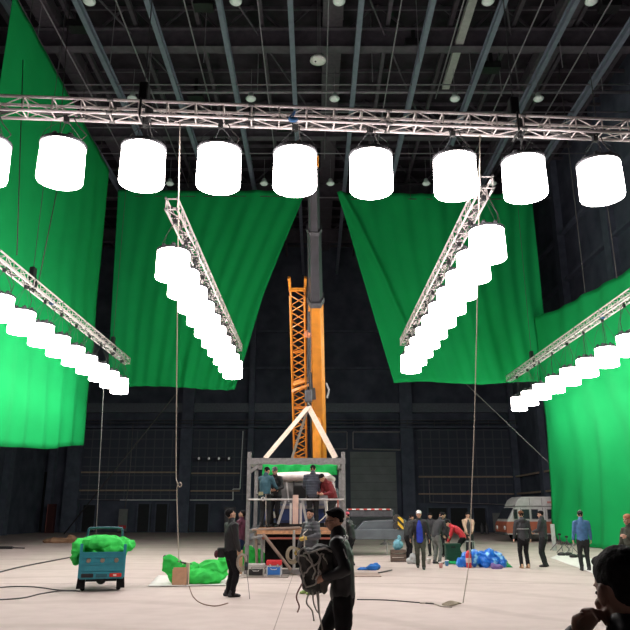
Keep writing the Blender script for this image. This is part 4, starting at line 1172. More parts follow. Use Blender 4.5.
# bag of straps in front of him
bc = at(314, 567, 7.36)
e = empty('harness_bag', bc); e.scale = (0.92, 0.8, 0.95)
q = MB(); q.ell((0.02, 0, 0.0), (0.17, 0.16, 0.2)); q.ell((0.0, 0.0, -0.13), (0.15, 0.14, 0.15)); q.ell((0.10, -0.02, 0.12), (0.15, 0.13, 0.12)); q.ell((-0.08, -0.03, 0.10), (0.11, 0.11, 0.11)); q.ell((0.15, -0.03, -0.02), (0.09, 0.1, 0.16))
from mathutils.bvhtree import BVHTree
bme = fuse(q, 'bag', 0.013, 2, wrinkle(0.03, 8, 4)); put(bme, 'bag', mat('black_nylon_bag', (0.035, 0.038, 0.036), 0.6, scale=14), e)
BV = BVHTree.FromPolygons([v.co.copy() for v in bme.vertices], [tuple(p.vertices) for p in bme.polygons])
q = MB(); q.ell((0.11, -0.13, -0.12), (0.055, 0.04, 0.15)); q.ell((0.12, -0.12, 0.02), (0.045, 0.04, 0.10))
put(fuse(q, 'grey_flap', 0.012, 2, wrinkle(0.015, 12, 2)), 'grey_flap', mat('grey_felt', (0.13, 0.12, 0.11), 0.9), e)
SW = mat('pale_strap', (0.6, 0.58, 0.54), 0.8)
def lay(pts):     # strap pressed onto the bag's skin; points flagged free hang in the air
    out = []
    for p in curve_pts([q_[:3] for q_ in pts], 7):
        c, nrm, i_, d_ = BV.find_nearest(p)
        out.append(c + nrm * 0.008)
    return out
for pts in ([(-0.12, -0.11, 0.24), (-0.06, -0.17, 0.14), (-0.01, -0.19, 0.03), (0.04, -0.19, 0.08), (0.09, -0.19, 0.15), (0.14, -0.17, 0.05)],
            [(-0.1, -0.06, 0.2), (-0.19, -0.1, 0.04), (-0.17, -0.13, -0.1), (-0.08, -0.18, -0.2), (0.02, -0.18, -0.16), (0.06, -0.2, -0.02)],
            [(0.0, -0.17, 0.2), (0.06, -0.2, 0.1), (0.05, -0.2, 0.0), (0.09, -0.19, -0.06), (0.02, -0.19, -0.12)],
            [(-0.2, -0.1, 0.12), (-0.1, -0.2, 0.1), (0.0, -0.2, -0.02), (-0.05, -0.2, -0.12)],
            [(0.2, -0.12, 0.16), (0.1, -0.16, 0.22), (-0.03, -0.16, 0.18), (-0.12, -0.14, 0.14)],
            [(-0.18, -0.1, -0.08), (-0.1, -0.17, -0.05), (-0.02, -0.18, 0.04)]):
    MB().tube(lay(pts), 0.010, 5).build('strap', SW, e, True)
for k, pts in enumerate(([(-0.02, -0.1, -0.22), (0.0, -0.13, -0.36), (0.05, -0.13, -0.44), (0.05, -0.12, -0.34), (0.05, -0.08, -0.2)],
            [(0.03, -0.08, -0.22), (0.05, -0.12, -0.42), (0.08, -0.1, -0.56), (0.1, -0.1, -0.68)],
            [(-0.05, -0.06, -0.24), (-0.08, -0.12, -0.34), (-0.02, -0.12, -0.42), (0.0, -0.1, -0.52)],
            [(-0.13, -0.06, -0.16), (-0.19, -0.09, -0.28), (-0.16, -0.08, -0.38), (-0.18, -0.08, -0.44)])):
    MB().tube(curve_pts(pts, 5), 0.009, 5).build('dangling_strap', SW if k < 3 else mat('pinkish_cord', (0.5, 0.28, 0.26), 0.8), e, True)
tag(e, 'bulky dark bag with loose pale straps carried by the man walking left', 'bag')
# 4 man in grey puffer with yellow gloves
_, i4 = person(fp(311, 594), 122, 'man in grey puffer jacket with yellow gloves holding rope', H=1.75, head=(-25, -8), top=('jacket', JPUF), topstyle='puffer', legs=TDK, shoes=mat('lime_shoes', (0.35, 0.5, 0.15), 0.6), gloves=GLOV,
    hands=[(-0.25, 0.26, 1.16), (0.28, 0.16, 0.92)], vox=0.010)
coil('rope_coil', wpt(i4, (0.30, 0.28, 0.90)) + Vector((0, -0.05, 0.05)), 0.16, 8, 'large pale rope coil in the gloved hand of the man in grey puffer jacket', rz=0.2, thick=0.011, ell=1.0, m=mat('straw_rope', (0.42, 0.37, 0.28), 0.9, scale=50))
hh_ = wpt(i4, (-0.27, 0.33, 1.16))
line('rope_line', curve_pts([Vector((at(327, 500, 20.3))), at(326, 515, 18), hh_ + Vector((0, -0.03, 0.12)), hh_, hh_ + Vector((-0.02, 0, -0.5))], 5), 0.012, ROPE, 'rope running from the cage down to the raised glove of the man in grey puffer')
# 5-8 on the platform
_, i5 = person((at(264, 527, FY0 + 0.45).x, FY0 + 0.45, PZ), -25, 'worker in teal jacket with harness, seen from behind on the platform', H=1.72, bend=6, head=(12, -15), top=('jacket', JTEAL), legs=TDK,
    hands=[(-0.05, 0.42, 1.12), (0.22, 0.40, 1.12)], hair='short')
e = empty('safety_harness', wpt(i5, (0, 0, 0.95)))
q = MB(); q.tube([(0.23 * math.cos(a), 0.185 * math.sin(a), 0) for a in [i * PI / 8 for i in range(16)]], 0.025, 5, closed=True)
q.build('belt', BLK, e, True)
MB().tube([(-0.03 + 0.05 * math.cos(a), -0.2, -0.12 + 0.05 * math.sin(a)) for a in [i * PI / 5 for i in range(10)]], 0.013, 5, closed=True).build('carabiner_ring', WHITE, e, True)
MB().b2((-0.16, -0.24, -0.02), (-0.03, -0.17, 0.08)).build('pouch', mat('olive_pouch', (0.35, 0.33, 0.2), 0.8), e)
MB().tube([(0.05, -0.2, 0), (0.06, -0.24, -0.5), (0.08, -0.22, -0.85)], 0.01, 5).build('lanyard', ROPE, e, True)
tag(e, 'black harness belt with pale ring worn by the teal-jacketed worker', 'harness')
person((at(275.5, 527, FY0 + 0.98).x, FY0 + 0.98, PZ), 150, 'worker in black coat and dark cap on the platform beside the teal-jacketed one', H=1.74, bend=8, head=(-25, -12), top=('coat', JBLK), legs=TBLK, hat=('cap', BLK), hands=[(-0.2, 0.3, 1.1), (0.18, 0.35, 1.05)])
person((at(313, 527, FY0 + 0.55).x, FY0 + 0.55, PZ), 5, 'worker in slate puffer jacket seen from behind on the platform', H=1.78, bend=3, head=(5, -10), top=('jacket', JPUF2), topstyle='puffer', legs=TDK, hands=[(-0.16, 0.34, 1.1), (0.18, 0.34, 1.12)], build=1.05)
person((at(333, 527, FY0 + 0.6).x, FY0 + 0.6, PZ), 125, 'worker in dark red jacket bending over the rail of the cage', H=1.70, bend=38, head=(0, -25), top=('jacket', JRED2), legs=TDK, hands=[(-0.12, 0.42, 0.98), (0.12, 0.45, 1.0)], hip=0.86)
# 9 worker with pinkish cap right of the cage
person(fp(352, 566), 65, 'dark-clothed worker with a red cap right of the cage', H=1.68, bend=14, head=(0, -5), top=('jacket', JBLK), legs=TBLK, hat=('cap', mat('pinkish_red_cap', (0.6, 0.08, 0.12), 0.6)), hands=[(-0.1, 0.4, 1.1), (0.15, 0.35, 1.05)])
# 10-15 group at right
_, i10 = person(fp(421, 569), 172, 'man in white cap and blue shirt walking towards the camera', H=1.73, head=(0, 0), top=('jacket', JBLK), legs=TOLV, shirt=SHBL, hat=('cap', WHITE), hands=[(-0.3, 0.02, 0.86), (0.3, 0.12, 0.88)], feet=((-0.09, 0.2, 0.0), (0.09, -0.12, 0.03)), hip=0.91)
_, i11 = person(fp(437, 564), -55, 'person in grey jacket and light grey trousers leaning over, right of the white-capped man', H=1.74, bend=32, head=(0, -10), top=('jacket', JDK), legs=TGRY, hands=[(-0.1, 0.5, 0.85), (0.16, 0.5, 0.8)])
person(fp(446, 557), 170, 'dark-clothed person facing the camera behind the green crate', H=1.66, head=(10, -12), top=('jacket', JBLK), legs=TBLK, hands=[(-0.2, 0.3, 1.0), (0.2, 0.3, 0.98)])
person(fp(464, 561), 78, 'person in bright red jacket bending over the green crate', H=1.70, bend=58, head=(0, -5), top=('jacket', JRED), legs=TBLK, hands=[(-0.16, 0.58, 0.62), (0.16, 0.55, 0.60)], hip=0.84)
person(fp(470, 556.5), 176, 'person with long hair in beige coat facing the camera behind the stool', H=1.66, head=(-8, -15), top=('coat', JBEI), shirt=JDK, skirt=0.1, legs=TDK, hair='long', hands=[(-0.12, 0.28, 1.0), (0.12, 0.28, 0.98)])
person(fp(408, 560), -70, 'dark-clothed person half hidden behind the white-capped man', H=1.62, bend=20, head=(0, -10), top=('jacket', JBLK), legs=TBLK, hands=[(-0.15, 0.4, 0.8), (0.15, 0.4, 0.8)])
person(fp(433, 556), 150, 'person in grey at the back of the group, behind the leaning grey one', H=1.64, bend=10, head=(0, -10), top=('jacket', JDK), legs=TDK, hands=[(-0.15, 0.35, 0.9), (0.15, 0.35, 0.9)])
# 16-19 right
o16, i16 = person(fp(525.5, 568.5), 4, 'person in dark grey hooded jacket with reflective stripe, seen from behind before the minibus', H=1.70, head=(0, -5), top=('jacket', JDK), legs=TBLK, shoes=mat('tan_shoes', (0.55, 0.33, 0.2), 0.7), hat=('beanie', mat('brown_cap', (0.14, 0.06, 0.03), 0.8)), hood=True, hands=[(-0.28, 0.08, 0.9), (0.28, 0.08, 0.9)])
q = MB(); c0 = i16['chest'] - Vector((0, 0, 0.08))
q.tube([c0 + Vector((0.205 * math.cos(a), 0.15 * math.sin(a), 0.0)) for a in [i * PI / 10 for i in range(20)]], 0.012, 5, closed=True)
q.build('reflective_stripe', mat('reflective_tape', (0.45, 0.45, 0.45), 0.4), o16, True)
person(fp(546, 567), 55, 'man all in dark grey standing between the minibus and the right green screen', H=1.71, head=(0, -4), top=('jacket', JDK), legs=TDK, hands=[(-0.12, 0.3, 1.1), (0.15, 0.3, 1.08)])
person(fp(586, 571), -8, 'man in blue jacket and dark cap standing before the right green screen', H=1.70, head=(10, -6), top=('jacket', JBLU), legs=TDK, hat=('beanie', BLK), hands=[(-0.27, 0.1, 0.9), (0.27, 0.1, 0.9)])
pr = at(637, 590, 15.0)
person((pr.x, 15.0, 0), 105, 'person at the right photo edge with one hand raised', H=1.62, head=(0, 0), top=('jacket', TOLV), legs=TDK, hands=[(-0.22, 0.26, 1.30), (0.22, 0.2, 0.95)], hat=('back', mat('orange_brown_cap', (0.5, 0.2, 0.1), 0.7)))
# 20 silhouetted foreground man, hand at chin
person((0.875, 1.96, 0), 9, 'dark silhouetted man in the lower right corner, hand raised to his chin', H=1.66, hip=0.84, bend=5, skin=mat('shaded_skin', (0.26, 0.14, 0.10), 0.6), head=(-4, -6), top=('jacket', JBLK), legs=TBLK, hair='short', vox=0.006,  # his skin colour is darkened to carry the shade he stands in
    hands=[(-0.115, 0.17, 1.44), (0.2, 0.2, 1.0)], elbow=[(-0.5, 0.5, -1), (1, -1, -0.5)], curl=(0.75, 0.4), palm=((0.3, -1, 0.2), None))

# ------------------------------------------------------------------ cargo tricycle
tc = empty('cargo_tricycle', (*atz(100, 592, 0)[:2], 0), R(16))
tag(tc, 'teal cargo tricycle seen from behind, loaded with green cloth', 'tricycle')
MB().b2((-0.47, 0.02, 0.42), (0.47, 1.5, 0.47)).build('bed', TEALD, tc)
tg = MB().b2((-0.47, -0.02, 0.42), (0.47, 0.02, 0.84)).build('tailgate', TEAL, tc, bevel=0.008)
for z in (0.45, 0.585, 0.73, 0.825): MB().b2((-0.46, -0.035, z - 0.012), (0.46, -0.018, z + 0.012)).build('pressed_rib', TEAL, tg)
for x in (-0.3, 0.0, 0.3): MB().lathe([(0.045, -0.045), (0.05, -0.02)], (x, 0, 0.66), 10, 'Y').build('emblem', mat('dull_brass', (0.25, 0.2, 0.15), 0.5), tg)
for s in (-1, 1):
    MB().b2((s * 0.47 - 0.02, 0, 0.42), (s * 0.47 + 0.02, 1.5, 0.84)).build('side_panel', TEAL, tc, bevel=0.005)
    MB().b2((s * 0.47 - 0.03, -0.04, 0.30), (s * 0.47 + 0.03, 0.03, 1.0 if s > 0 else 1.02)).build('corner_post', TEAL, tc)
MB().b2((-0.47, 1.48, 0.42), (0.47, 1.52, 0.9)).build('front_panel', TEAL, tc)
MB().tube(curve_pts([(-0.42, 1.5, 0.85), (-0.4, 1.5, 1.25), (-0.3, 1.5, 1.32), (0.3, 1.5, 1.32), (0.4, 1.5, 1.25), (0.42, 1.5, 0.85)], 4), 0.028, 8).build('head_rail', TEALD, tc, True)
MB().b2((-0.47, -0.03, 0.27), (0.47, 0.03, 0.42)).build('bumper', TEAL, tc, bevel=0.01)
MB().b2((-0.12, -0.05, 0.31), (0.12, -0.03, 0.38)).build('plate', TEALD, tc)
MB().b2((0.17, -0.06, 0.31), (0.43, -0.03, 0.39)).build('tail_light', REDL, tc, bevel=0.01)
MB().b2((-0.43, -0.06, 0.31), (-0.17, -0.03, 0.39)).build('tail_light', BLK, tc, bevel=0.01)
MB().b2((0.25, -0.065, 0.33), (0.32, -0.055, 0.37)).build('reflector', mat('pale_lens', (0.7, 0.5, 0.45), 0.3), tc)
for s in (-1, 1):
    w_ = MB().lathe([(0.13, -0.05), (0.21, -0.045), (0.225, 0), (0.21, 0.045), (0.13, 0.05)], (s * 0.39, 0.35, 0.225), 20, 'X').build('wheel', RUB, tc)
    MB().lathe([(0.03, -0.055), (0.12, -0.05), (0.12, 0.05), (0.03, 0.055)], (s * 0.39, 0.35, 0.225), 12, 'X').build('hub', STEEL, w_)
    MB().prism([(s * 0.52, 0.07), (s * 0.33, 0.07), (s * 0.38, 0.3), (s * 0.50, 0.3)], 0.06, 0.08).build('mud_flap', RUB, tc)
MB().tube([(-0.38, 0.35, 0.225), (0.38, 0.35, 0.225)], 0.035, 8).build('axle', BLK, tc)
MB().ell((0, 0.35, 0.225), (0.11, 0.1, 0.1)).build('differential', BLK, tc, True)
MB().tube([(0.0, 0.4, 0.3), (0, 2.3, 0.35)], 0.04, 8).build('frame_tube', DARKM, tc)
MB().lathe([(0.16, -0.04), (0.24, -0.035), (0.25, 0), (0.24, 0.035), (0.16, 0.04)], (0, 2.5, 0.25), 20, 'X').build('front_wheel', RUB, tc)
MB().tube([(0, 2.5, 0.25), (0, 2.3, 0.95)], 0.03, 8).build('fork', DARKM, tc)
MB().tube([(-0.32, 2.1, 0.98), (0, 2.3, 0.95), (0.32, 2.1, 0.98)], 0.018, 6).build('handlebar', DARKM, tc)
MB().b2((-0.2, 1.6, 0.6), (0.2, 1.98, 0.72)).build('seat', BLK, tc, bevel=0.03)
MB().tube([(0, 1.8, 0.35), (0, 1.8, 0.62)], 0.04, 8).build('seat_post', DARKM, tc)
# cloth pile on the cart
q = MB(); c = Vector((tc.location.x, tc.location.y, 0)); RZ = rotz(R(16))
q.ell(c + RZ @ Vector((0.02, 0.75, 0.78)), (0.50, 0.68, 0.30)); q.ell(c + RZ @ Vector((-0.1, 0.45, 1.0)), (0.45, 0.42, 0.17)); q.ell(c + RZ @ Vector((0.2, 0.5, 0.95)), (0.42, 0.42, 0.2)); q.ell(c + RZ @ Vector((0.5, 0.5, 0.95)), (0.2, 0.25, 0.13))
q.ell(c + RZ @ Vector((-0.52, 0.4, 0.92)), (0.15, 0.3, 0.18)); q.ell(c + RZ @ Vector((-0.58, 0.3, 0.78)), (0.085, 0.22, 0.22)); q.ell(c + RZ @ Vector((0.1, 0.2, 0.86)), (0.28, 0.16, 0.12)); q.ell(c + RZ @ Vector((0.3, 0.15, 0.86)), (0.2, 0.14, 0.09))
def folds(amp, sc, seed):
    def f(p):
        n1 = noise.noise(Vector((p.x * sc, p.y * sc, p.z * sc * 1.5)) + Vector((seed, 0, 0)))
        n2 = noise.noise(Vector((p.x * sc * 2.2, p.y * sc * 2.2, p.z * sc * 3)) + Vector((0, seed, 0)))
        return amp * ((1 - abs(n1) * 3.0) * 0.7 + 0.25 * n2)
    return f
o = put(fuse(q, 'cloth_pile', 0.016, 2, folds(0.05, 4, 3)), 'cloth_pile', GREEN2); tag(o, 'crumpled bright green cloth piled on the teal tricycle', 'cloth')

# ------------------------------------------------------------------ green bundle, cardboard, sheet
bx = atz(182, 586, 0)
q = MB(); c = Vector((-0.15, 0.35, 0)) + bx
q.ell(c + Vector((0.55, 0.1, 0.16)), (0.55, 0.35, 0.2)); q.ell(c + Vector((0.75, 0.2, 0.3)), (0.35, 0.25, 0.25)); q.ell(c + Vector((0.25, 0.2, 0.28)), (0.3, 0.2, 0.22)); q.ell(c + Vector((-0.2, 0.05, 0.45)), (0.26, 0.09, 0.22)); q.ell(c + Vector((-0.28, 0.05, 0.58)), (0.14, 0.07, 0.12)); q.ell(c + Vector((0.0, 0.1, 0.2)), (0.3, 0.15, 0.2)); q.ell(c + Vector((1.0, 0.35, 0.35)), (0.16, 0.2, 0.3))
o = put(fuse(q, 'cloth_bundle', 0.016, 2, folds(0.045, 4, 9)), 'cloth_bundle', GREEN2); tag(o, 'bundle of green cloth on the floor behind the cardboard piece at left', 'cloth')
e = empty('cardboard_box', (bx.x, bx.y, 0), R(12))
MB().b2((-0.22, -0.02, 0), (0.1, 0.0, 0.42)).build('box_panel', CARD, e); MB().box((0.12, 0.1, 0.26), (0.02, 0.3, 0.52), rotz(0.2)).build('box_panel', mat('pale_card_edge', (0.72, 0.6, 0.48), 0.85), e)
MB().b2((-0.22, 0.2, 0), (0.1, 0.22, 0.40)).build('box_panel', CARD, e); MB().b2((-0.24, 0, 0), (-0.22, 0.22, 0.36)).build('box_panel', CARD, e)
tag(e, 'open brown cardboard box standing before the green bundle at left', 'box')
def sheet(pts, z, m, label, name='floor_sheet', amp=0.01, thick=0.006):
    # subdivided patch of cloth lying on the floor
    mb = MB(); P4 = [atz(a, b, 0) for a, b in pts]; nu = nv = 14
    for j in range(nv + 1):
        for i in range(nu + 1):
            u, v = i / nu, j / nv
            p = (P4[0] * (1 - u) + P4[1] * u) * (1 - v) + (P4[3] * (1 - u) + P4[2] * u) * v
            mb.v.append(Vector((p.x + 0.05 * noise.noise(p * 2), p.y + 0.08 * noise.noise(p * 2 + Vector((9, 0, 0))), z + amp * (1 + noise.noise(p * 3)))))
    for j in range(nv):
        for i in range(nu):
            a = j * (nu + 1) + i; mb.f.append((a, a + 1, a + nu + 2, a + nu + 1))
    o = mb.build(name, m, None, True); s = o.modifiers.new('t', 'SOLIDIFY'); s.thickness = thick; tag(o, label, 'sheet'); return o
sheet([(148, 587), (226, 586), (226, 577), (158, 576)], 0.008, SHEET, 'white sheet on the floor under the green bundle at left')
sheet([(226, 581), (250, 577), (262, 560), (232, 562)], 0.008, SHEET, 'white sheet on the floor left of the tool cases')
line('weighted_rope', curve_pts([at(165, 557, 17.9), at(176, 561, 17.8), at(195, 565, 17.9), at(210, 566, 18), at(222, 561, 18.1)], 4), 0.022, CABLE, 'black rope edge running along the top of the green bundle')
MB_ = MB().ell(at(165, 557, 17.9), 0.05).build('rope_weight', BLK, None, True); tag(MB_, 'small black ball weight at the left end of the green bundle', 'weight')
# green cloth behind the tool cases
q = MB(); p = at(247, 560, 21.4)
q.ell((p.x, 21.6, 0.35), (0.28, 0.14, 0.38)); q.ell((p.x + 0.35, 21.7, 0.3), (0.18, 0.14, 0.33)); q.ell((p.x + 0.1, 21.5, 0.12), (0.45, 0.2, 0.12))
o = put(fuse(q, 'cloth_heap', 0.018, 2, folds(0.04, 4, 5)), 'cloth_heap', GREEN2); tag(o, 'green cloth heap at the lower left corner of the steel cage', 'cloth')
q = MB(); p = at(252, 565, 20.9); q.ell((p.x + 0.05, 21.0, 0.12), (0.3, 0.14, 0.14)); q.ell((p.x + 0.4, 21.05, 0.2), (0.06, 0.06, 0.24))
o = put(fuse(q, 'paper_heap', 0.02, 2, folds(0.03, 5, 7)), 'paper_heap', SHEET); tag(o, 'crumpled white paper among the poles beside the green heap', 'paper')
a = atz(239, 575, 0)
e = MB().box((a.x, a.y + 0.1, 0.33), (0.16, 0.04, 0.66), rotz(0.3)).build('cardboard_tube', CARD, None, bevel=0.01); tag(e, 'upright brown cardboard piece beside the man with the radio', 'cardboard')
# tool cases on a board
p = atz(262, 578, 0)
o = MB().b2((atz(238, 578, 0).x, p.y, 0), (atz(288, 578, 0).x, p.y + 0.9, 0.03)).build('base_board', mat('grey_board', (0.36, 0.31, 0.28), 0.8)); tag(o, 'flat grey board on the floor under the two tool cases', 'board')
def case(px0, px1, py0, y, label, body, panel, lidm):
    x0, x1 = at(px0, 576, y).x, at(px1, 576, y).x; z1 = at(px0, py0, y).z; z0 = 0.03
    e = empty('tool_case', ((x0 + x1) / 2, y, z0)); w_ = (x1 - x0) / 2; h_ = z1 - z0
    MB().b2((-w_, 0, 0), (w_, 0.32, h_ * 0.66)).build('case_body', body, e, bevel=0.015)
    MB().b2((-w_, 0, h_ * 0.68), (w_, 0.32, h_)).build('lid', lidm, e, bevel=0.015)
    MB().b2((-w_ * 0.8, -0.012, h_ * 0.1), (w_ * 0.8, 0.002, h_ * 0.6)).build('front_panel', panel, e)
    for s in (-0.5, 0.5): MB().b2((s * w_ - 0.025, -0.02, h_ * 0.58), (s * w_ + 0.025, 0.0, h_ * 0.76)).build('latch', CHROME, e)
    MB().tube([(-0.08, -0.01, h_ * 0.5), (-0.07, -0.04, h_ * 0.44), (0.07, -0.04, h_ * 0.44), (0.08, -0.01, h_ * 0.5)], 0.01, 6).build('handle', GALV, e)
    for sx_ in (-1, 1):
        for z in (0.0, h_ * 0.6): MB().b2((sx_ * w_ - 0.02, -0.014, z), (sx_ * w_ + 0.02, 0.02, z + 0.05)).build('corner', CHROME, e)
    tag(e, label, 'tool case')
case(247, 264.5, 564, p.y + 0.12, 'silver tool case with dark front, left one of the pair', mat('silver_case', (0.5, 0.48, 0.46), 0.4, 0.3), BLK, mat('silver_case', (0.5, 0.48, 0.46)))
case(266, 281.5, 560.5, p.y + 0.12, 'blue tool case with red top and white band, right one of the pair', mat('pale_case_frame', (0.55, 0.56, 0.6), 0.5), BLUE, RED)
# blue cloth and board right
p = atz(373, 570, 0)
q = MB(); q.ell((p.x, p.y, 0.07), (0.22, 0.15, 0.10)); q.ell((p.x + 0.1, p.y + 0.02, 0.1), (0.12, 0.1, 0.1)); q.ell((p.x - 0.3, p.y, 0.03), (0.2, 0.1, 0.04))
o = put(fuse(q, 'blue_cloth', 0.014, 2, folds(0.025, 6, 2)), 'blue_cloth', mat('blue_cloth', (0.02, 0.18, 0.62), 0.7)); tag(o, 'small crumpled blue cloth on the floor right of the cage', 'cloth')
a = atz(350, 577, 0); b = atz(374, 573, 0)
o = MB().b2((a.x, a.y, 0), (b.x + 0.1, a.y + 1.1, 0.025)).build('base_board', mat('brown_board', (0.45, 0.35, 0.30), 0.8)); tag(o, 'flat brownish board on the floor right of the cage', 'board')
# ------------------------------------------------------------------ right group props
p = atz(454, 562, 0)
e = empty('crate', (p.x, p.y, 0)); m_ = mat('dark_green_plastic', (0.012, 0.06, 0.04), 0.5)
MB().b2((-0.26, 0, 0.02), (0.26, 0.36, 0.6)).build('crate_body', m_, e, bevel=0.02); MB().b2((-0.28, -0.02, 0.56), (0.28, 0.38, 0.62)).build('rim', m_, e, bevel=0.01)
for z in (0.15, 0.27, 0.39): MB().b2((-0.24, -0.012, z), (0.24, 0.0, z + 0.05)).build('crate_slat', m_, e)
MB().b2((-0.08, -0.022, 0.47), (0.08, 0.0, 0.53)).build('handle', BLK, e)
tag(e, 'dark green crate at which the red-jacketed person bends', 'crate')
p = atz(482, 567.5, 0)
q = MB()
for (dx, dy, dz, r) in ((-0.45, 0.2, 0.22, 0.24), (-0.2, 0.1, 0.28, 0.26), (0.05, 0.15, 0.24, 0.25), (0.3, 0.1, 0.30, 0.27), (0.55, 0.15, 0.25, 0.24), (0.68, 0.05, 0.16, 0.18), (0.4, -0.02, 0.16, 0.18), (-0.65, 0.2, 0.12, 0.16), (0.1, -0.05, 0.12, 0.16)):
    q.ell((p.x + dx, p.y + dy, dz), (r * 0.75, r * 0.8, r))
o = put(fuse(q, 'plastic_heap', 0.018, 2, folds(0.035, 5, 11)), 'plastic_heap', BLUEBAG); tag(o, 'heap of shiny blue plastic bags on the floor right of the crate', 'plastic bags')
sheet([(444, 564), (512, 568), (506, 561), (448, 558)], 0.01, GREEN3, 'dark green cloth spread on the floor under the blue plastic heap', 'green_cloth', 0.02)
p = atz(497, 569, 0)
q = MB(); q.ell((p.x, p.y, 0.06), (0.2, 0.1, 0.08)); q.ell((p.x - 0.1, p.y, 0.12), (0.08, 0.07, 0.06))
o = put(fuse(q, 'purple_cloth', 0.014, 2, folds(0.02, 7, 3)), 'purple_cloth', mat('purple_cloth', (0.2, 0.13, 0.38), 0.7)); tag(o, 'small purple and white crumpled cloth before the blue heap', 'cloth')
p = atz(469, 568, 0)
e = empty('fire_extinguisher', (p.x, p.y, 0))
MB().lathe([(0.05, 0), (0.085, 0.02), (0.088, 0.3), (0.085, 0.42), (0.05, 0.5), (0.025, 0.52)], (0, 0, 0), 16).build('cylinder', RED, e, True)
MB().lathe([(0.02, 0.52), (0.025, 0.57)], (0, 0, 0), 8).build('valve', BLK, e)
MB().bar((-0.01, 0, 0.57), (0.1, 0, 0.62), 0.02, 0.015).build('lever', BLK, e)
MB().tube(curve_pts([(0.02, 0, 0.55), (0.09, 0, 0.5), (0.1, 0, 0.3), (0.09, 0, 0.16)], 4), 0.01, 5).build('hose', BLK, e, True)
MB().lathe([(0.0895, 0.16), (0.0895, 0.3)], (0, 0, 0), 16).build('label_band', mat('pale_label', (0.7, 0.5, 0.45), 0.6), e)
tag(e, 'red fire extinguisher standing before the metal stool', 'fire extinguisher')
p = atz(470, 561, 0)
e = empty('stool', (p.x, p.y, 0))
MB().b2((-0.17, -0.14, 0.66), (0.17, 0.14, 0.69)).build('seat', GALV, e)
for sx_ in (-1, 1):
    for sy in (-1, 1): MB().tube([(sx_ * 0.18, sy * 0.15, 0), (sx_ * 0.15, sy * 0.12, 0.66)], 0.014, 6).build('leg', GALV, e)
MB().tube([(-0.17, -0.14, 0.3), (0.17, -0.14, 0.3)], 0.01, 5).build('stretcher', GALV, e)
tag(e, 'tall metal stool before the person in beige coat', 'stool')
# bags left of the white-capped man
p = atz(399, 562, 0)
e = empty('wooden_crate', (p.x, p.y, 0))
for z in (0.02, 0.16, 0.30):
    MB().b2((-0.26, -0.01, z), (0.26, 0.01, z + 0.1)).build('slat', mat('dull_wood', (0.16, 0.12, 0.1), 0.9), e); MB().b2((-0.26, 0.33, z), (0.26, 0.35, z + 0.1)).build('slat', MATS['dull_wood'], e)
for sx_ in (-1, 1): MB().b2((sx_ * 0.25 - 0.015, 0, 0), (sx_ * 0.25 + 0.015, 0.34, 0.4)).build('side', MATS['dull_wood'], e)
MB().b2((-0.25, 0, 0.36), (0.25, 0.34, 0.39)).build('lid', MATS['dull_wood'], e)
tag(e, 'low dull wooden crate left of the white-capped man', 'crate')
q = MB(); q.ell((p.x, p.y + 0.17, 0.57), (0.18, 0.14, 0.19)); q.ell((p.x + 0.05, p.y + 0.17, 0.78), (0.06, 0.05, 0.12))
o = put(fuse(q, 'plastic_bag', 0.014, 2, folds(0.03, 7, 1)), 'plastic_bag', mat('pale_blue_plastic', (0.13, 0.36, 0.45), 0.35)); tag(o, 'pale blue plastic bag on the wooden crate', 'bag')
p = atz(413, 564, 0)
q = MB(); q.ell((p.x, p.y, 0.16), (0.16, 0.13, 0.18)); q.ell((p.x - 0.1, p.y, 0.1), (0.12, 0.1, 0.11))
o = put(fuse(q, 'plastic_bag', 0.014, 2, folds(0.03, 7, 6)), 'plastic_bag', mat('grey_white_plastic', (0.4, 0.42, 0.42), 0.4)); tag(o, 'greyish white plastic bag on the floor by the white-capped man', 'bag')
for k, (px, py, c, lb) in enumerate(((429, 564, (0.5, 0.46, 0.42), 'small pale cup on the floor left of the leaning grey person'), (441, 568, (0.6, 0.3, 0.28), 'small pinkish cup on the floor in front of the leaning grey person'), (447, 566, (0.05, 0.2, 0.4), 'small blue can on the floor by the green crate'))):
    p = atz(px, py, 0); e = empty('cup', (p.x, p.y, 0))
    MB().lathe([(0.05, 0), (0.07, 0.16), (0.06, 0.165)], (0, 0, 0), 12).build('cup_body', mat('cup_%d' % k, c, 0.5), e, True)
    MB().lathe([(0.075, 0.16), (0.072, 0.18)], (0, 0, 0), 12).build('lid', WHITE, e)
    tag(e, lb, 'cup')

# ------------------------------------------------------------------ minibus
mb0 = at(508, 543, 42.0); e = empty('minibus', (mb0.x, 42.0, 0), R(4)); L = 6.4
tag(e, 'old white and orange-red minibus parked behind the right green screen', 'minibus')
prof = [(0.0, 0.42), (0.0, 0.95), (0.12, 1.25), (0.55, 1.95), (0.75, 2.05), (L, 2.05), (L, 0.42)]
MB().prism(prof, 0, 2.0).build('body', BUSW, e, bevel=0.04)
MB().prism([(0.6, 2.03), (0.8, 2.4), (1.1, 2.58), (L - 0.1, 2.6), (L, 2.03)], 0.06, 1.94).build('high_roof', BUSW, e, bevel=0.04)
for x in [1.5 + 0.75 * i for i in range(7)]: MB().b2((x, 0.045, 2.1), (x + 0.03, 0.07, 2.52)).build('roof_rib', STEEL, e)
MB().prism([(-0.012, 0.5), (-0.012, 0.98), (0.05, 1.16), (L, 1.16), (L, 0.5)], -0.015, 2.015).build('lower_panel', BUSR, e)
for (a, b) in ((0.45, 0.72), (0.95, 1.45), (1.52, 1.98), (2.5, 3.5), (3.6, 4.6), (4.7, 5.7)):
    a2 = a + (0.0 if a > 0.5 else 0.0)
    f = MB().b2((a, -0.03, 1.28), (b, 0.01, 1.88)).build('window_frame', STEEL, e); MB().b2((a + 0.04, -0.04, 1.32), (b - 0.04, -0.02, 1.84)).build('pane', GLASS, f)
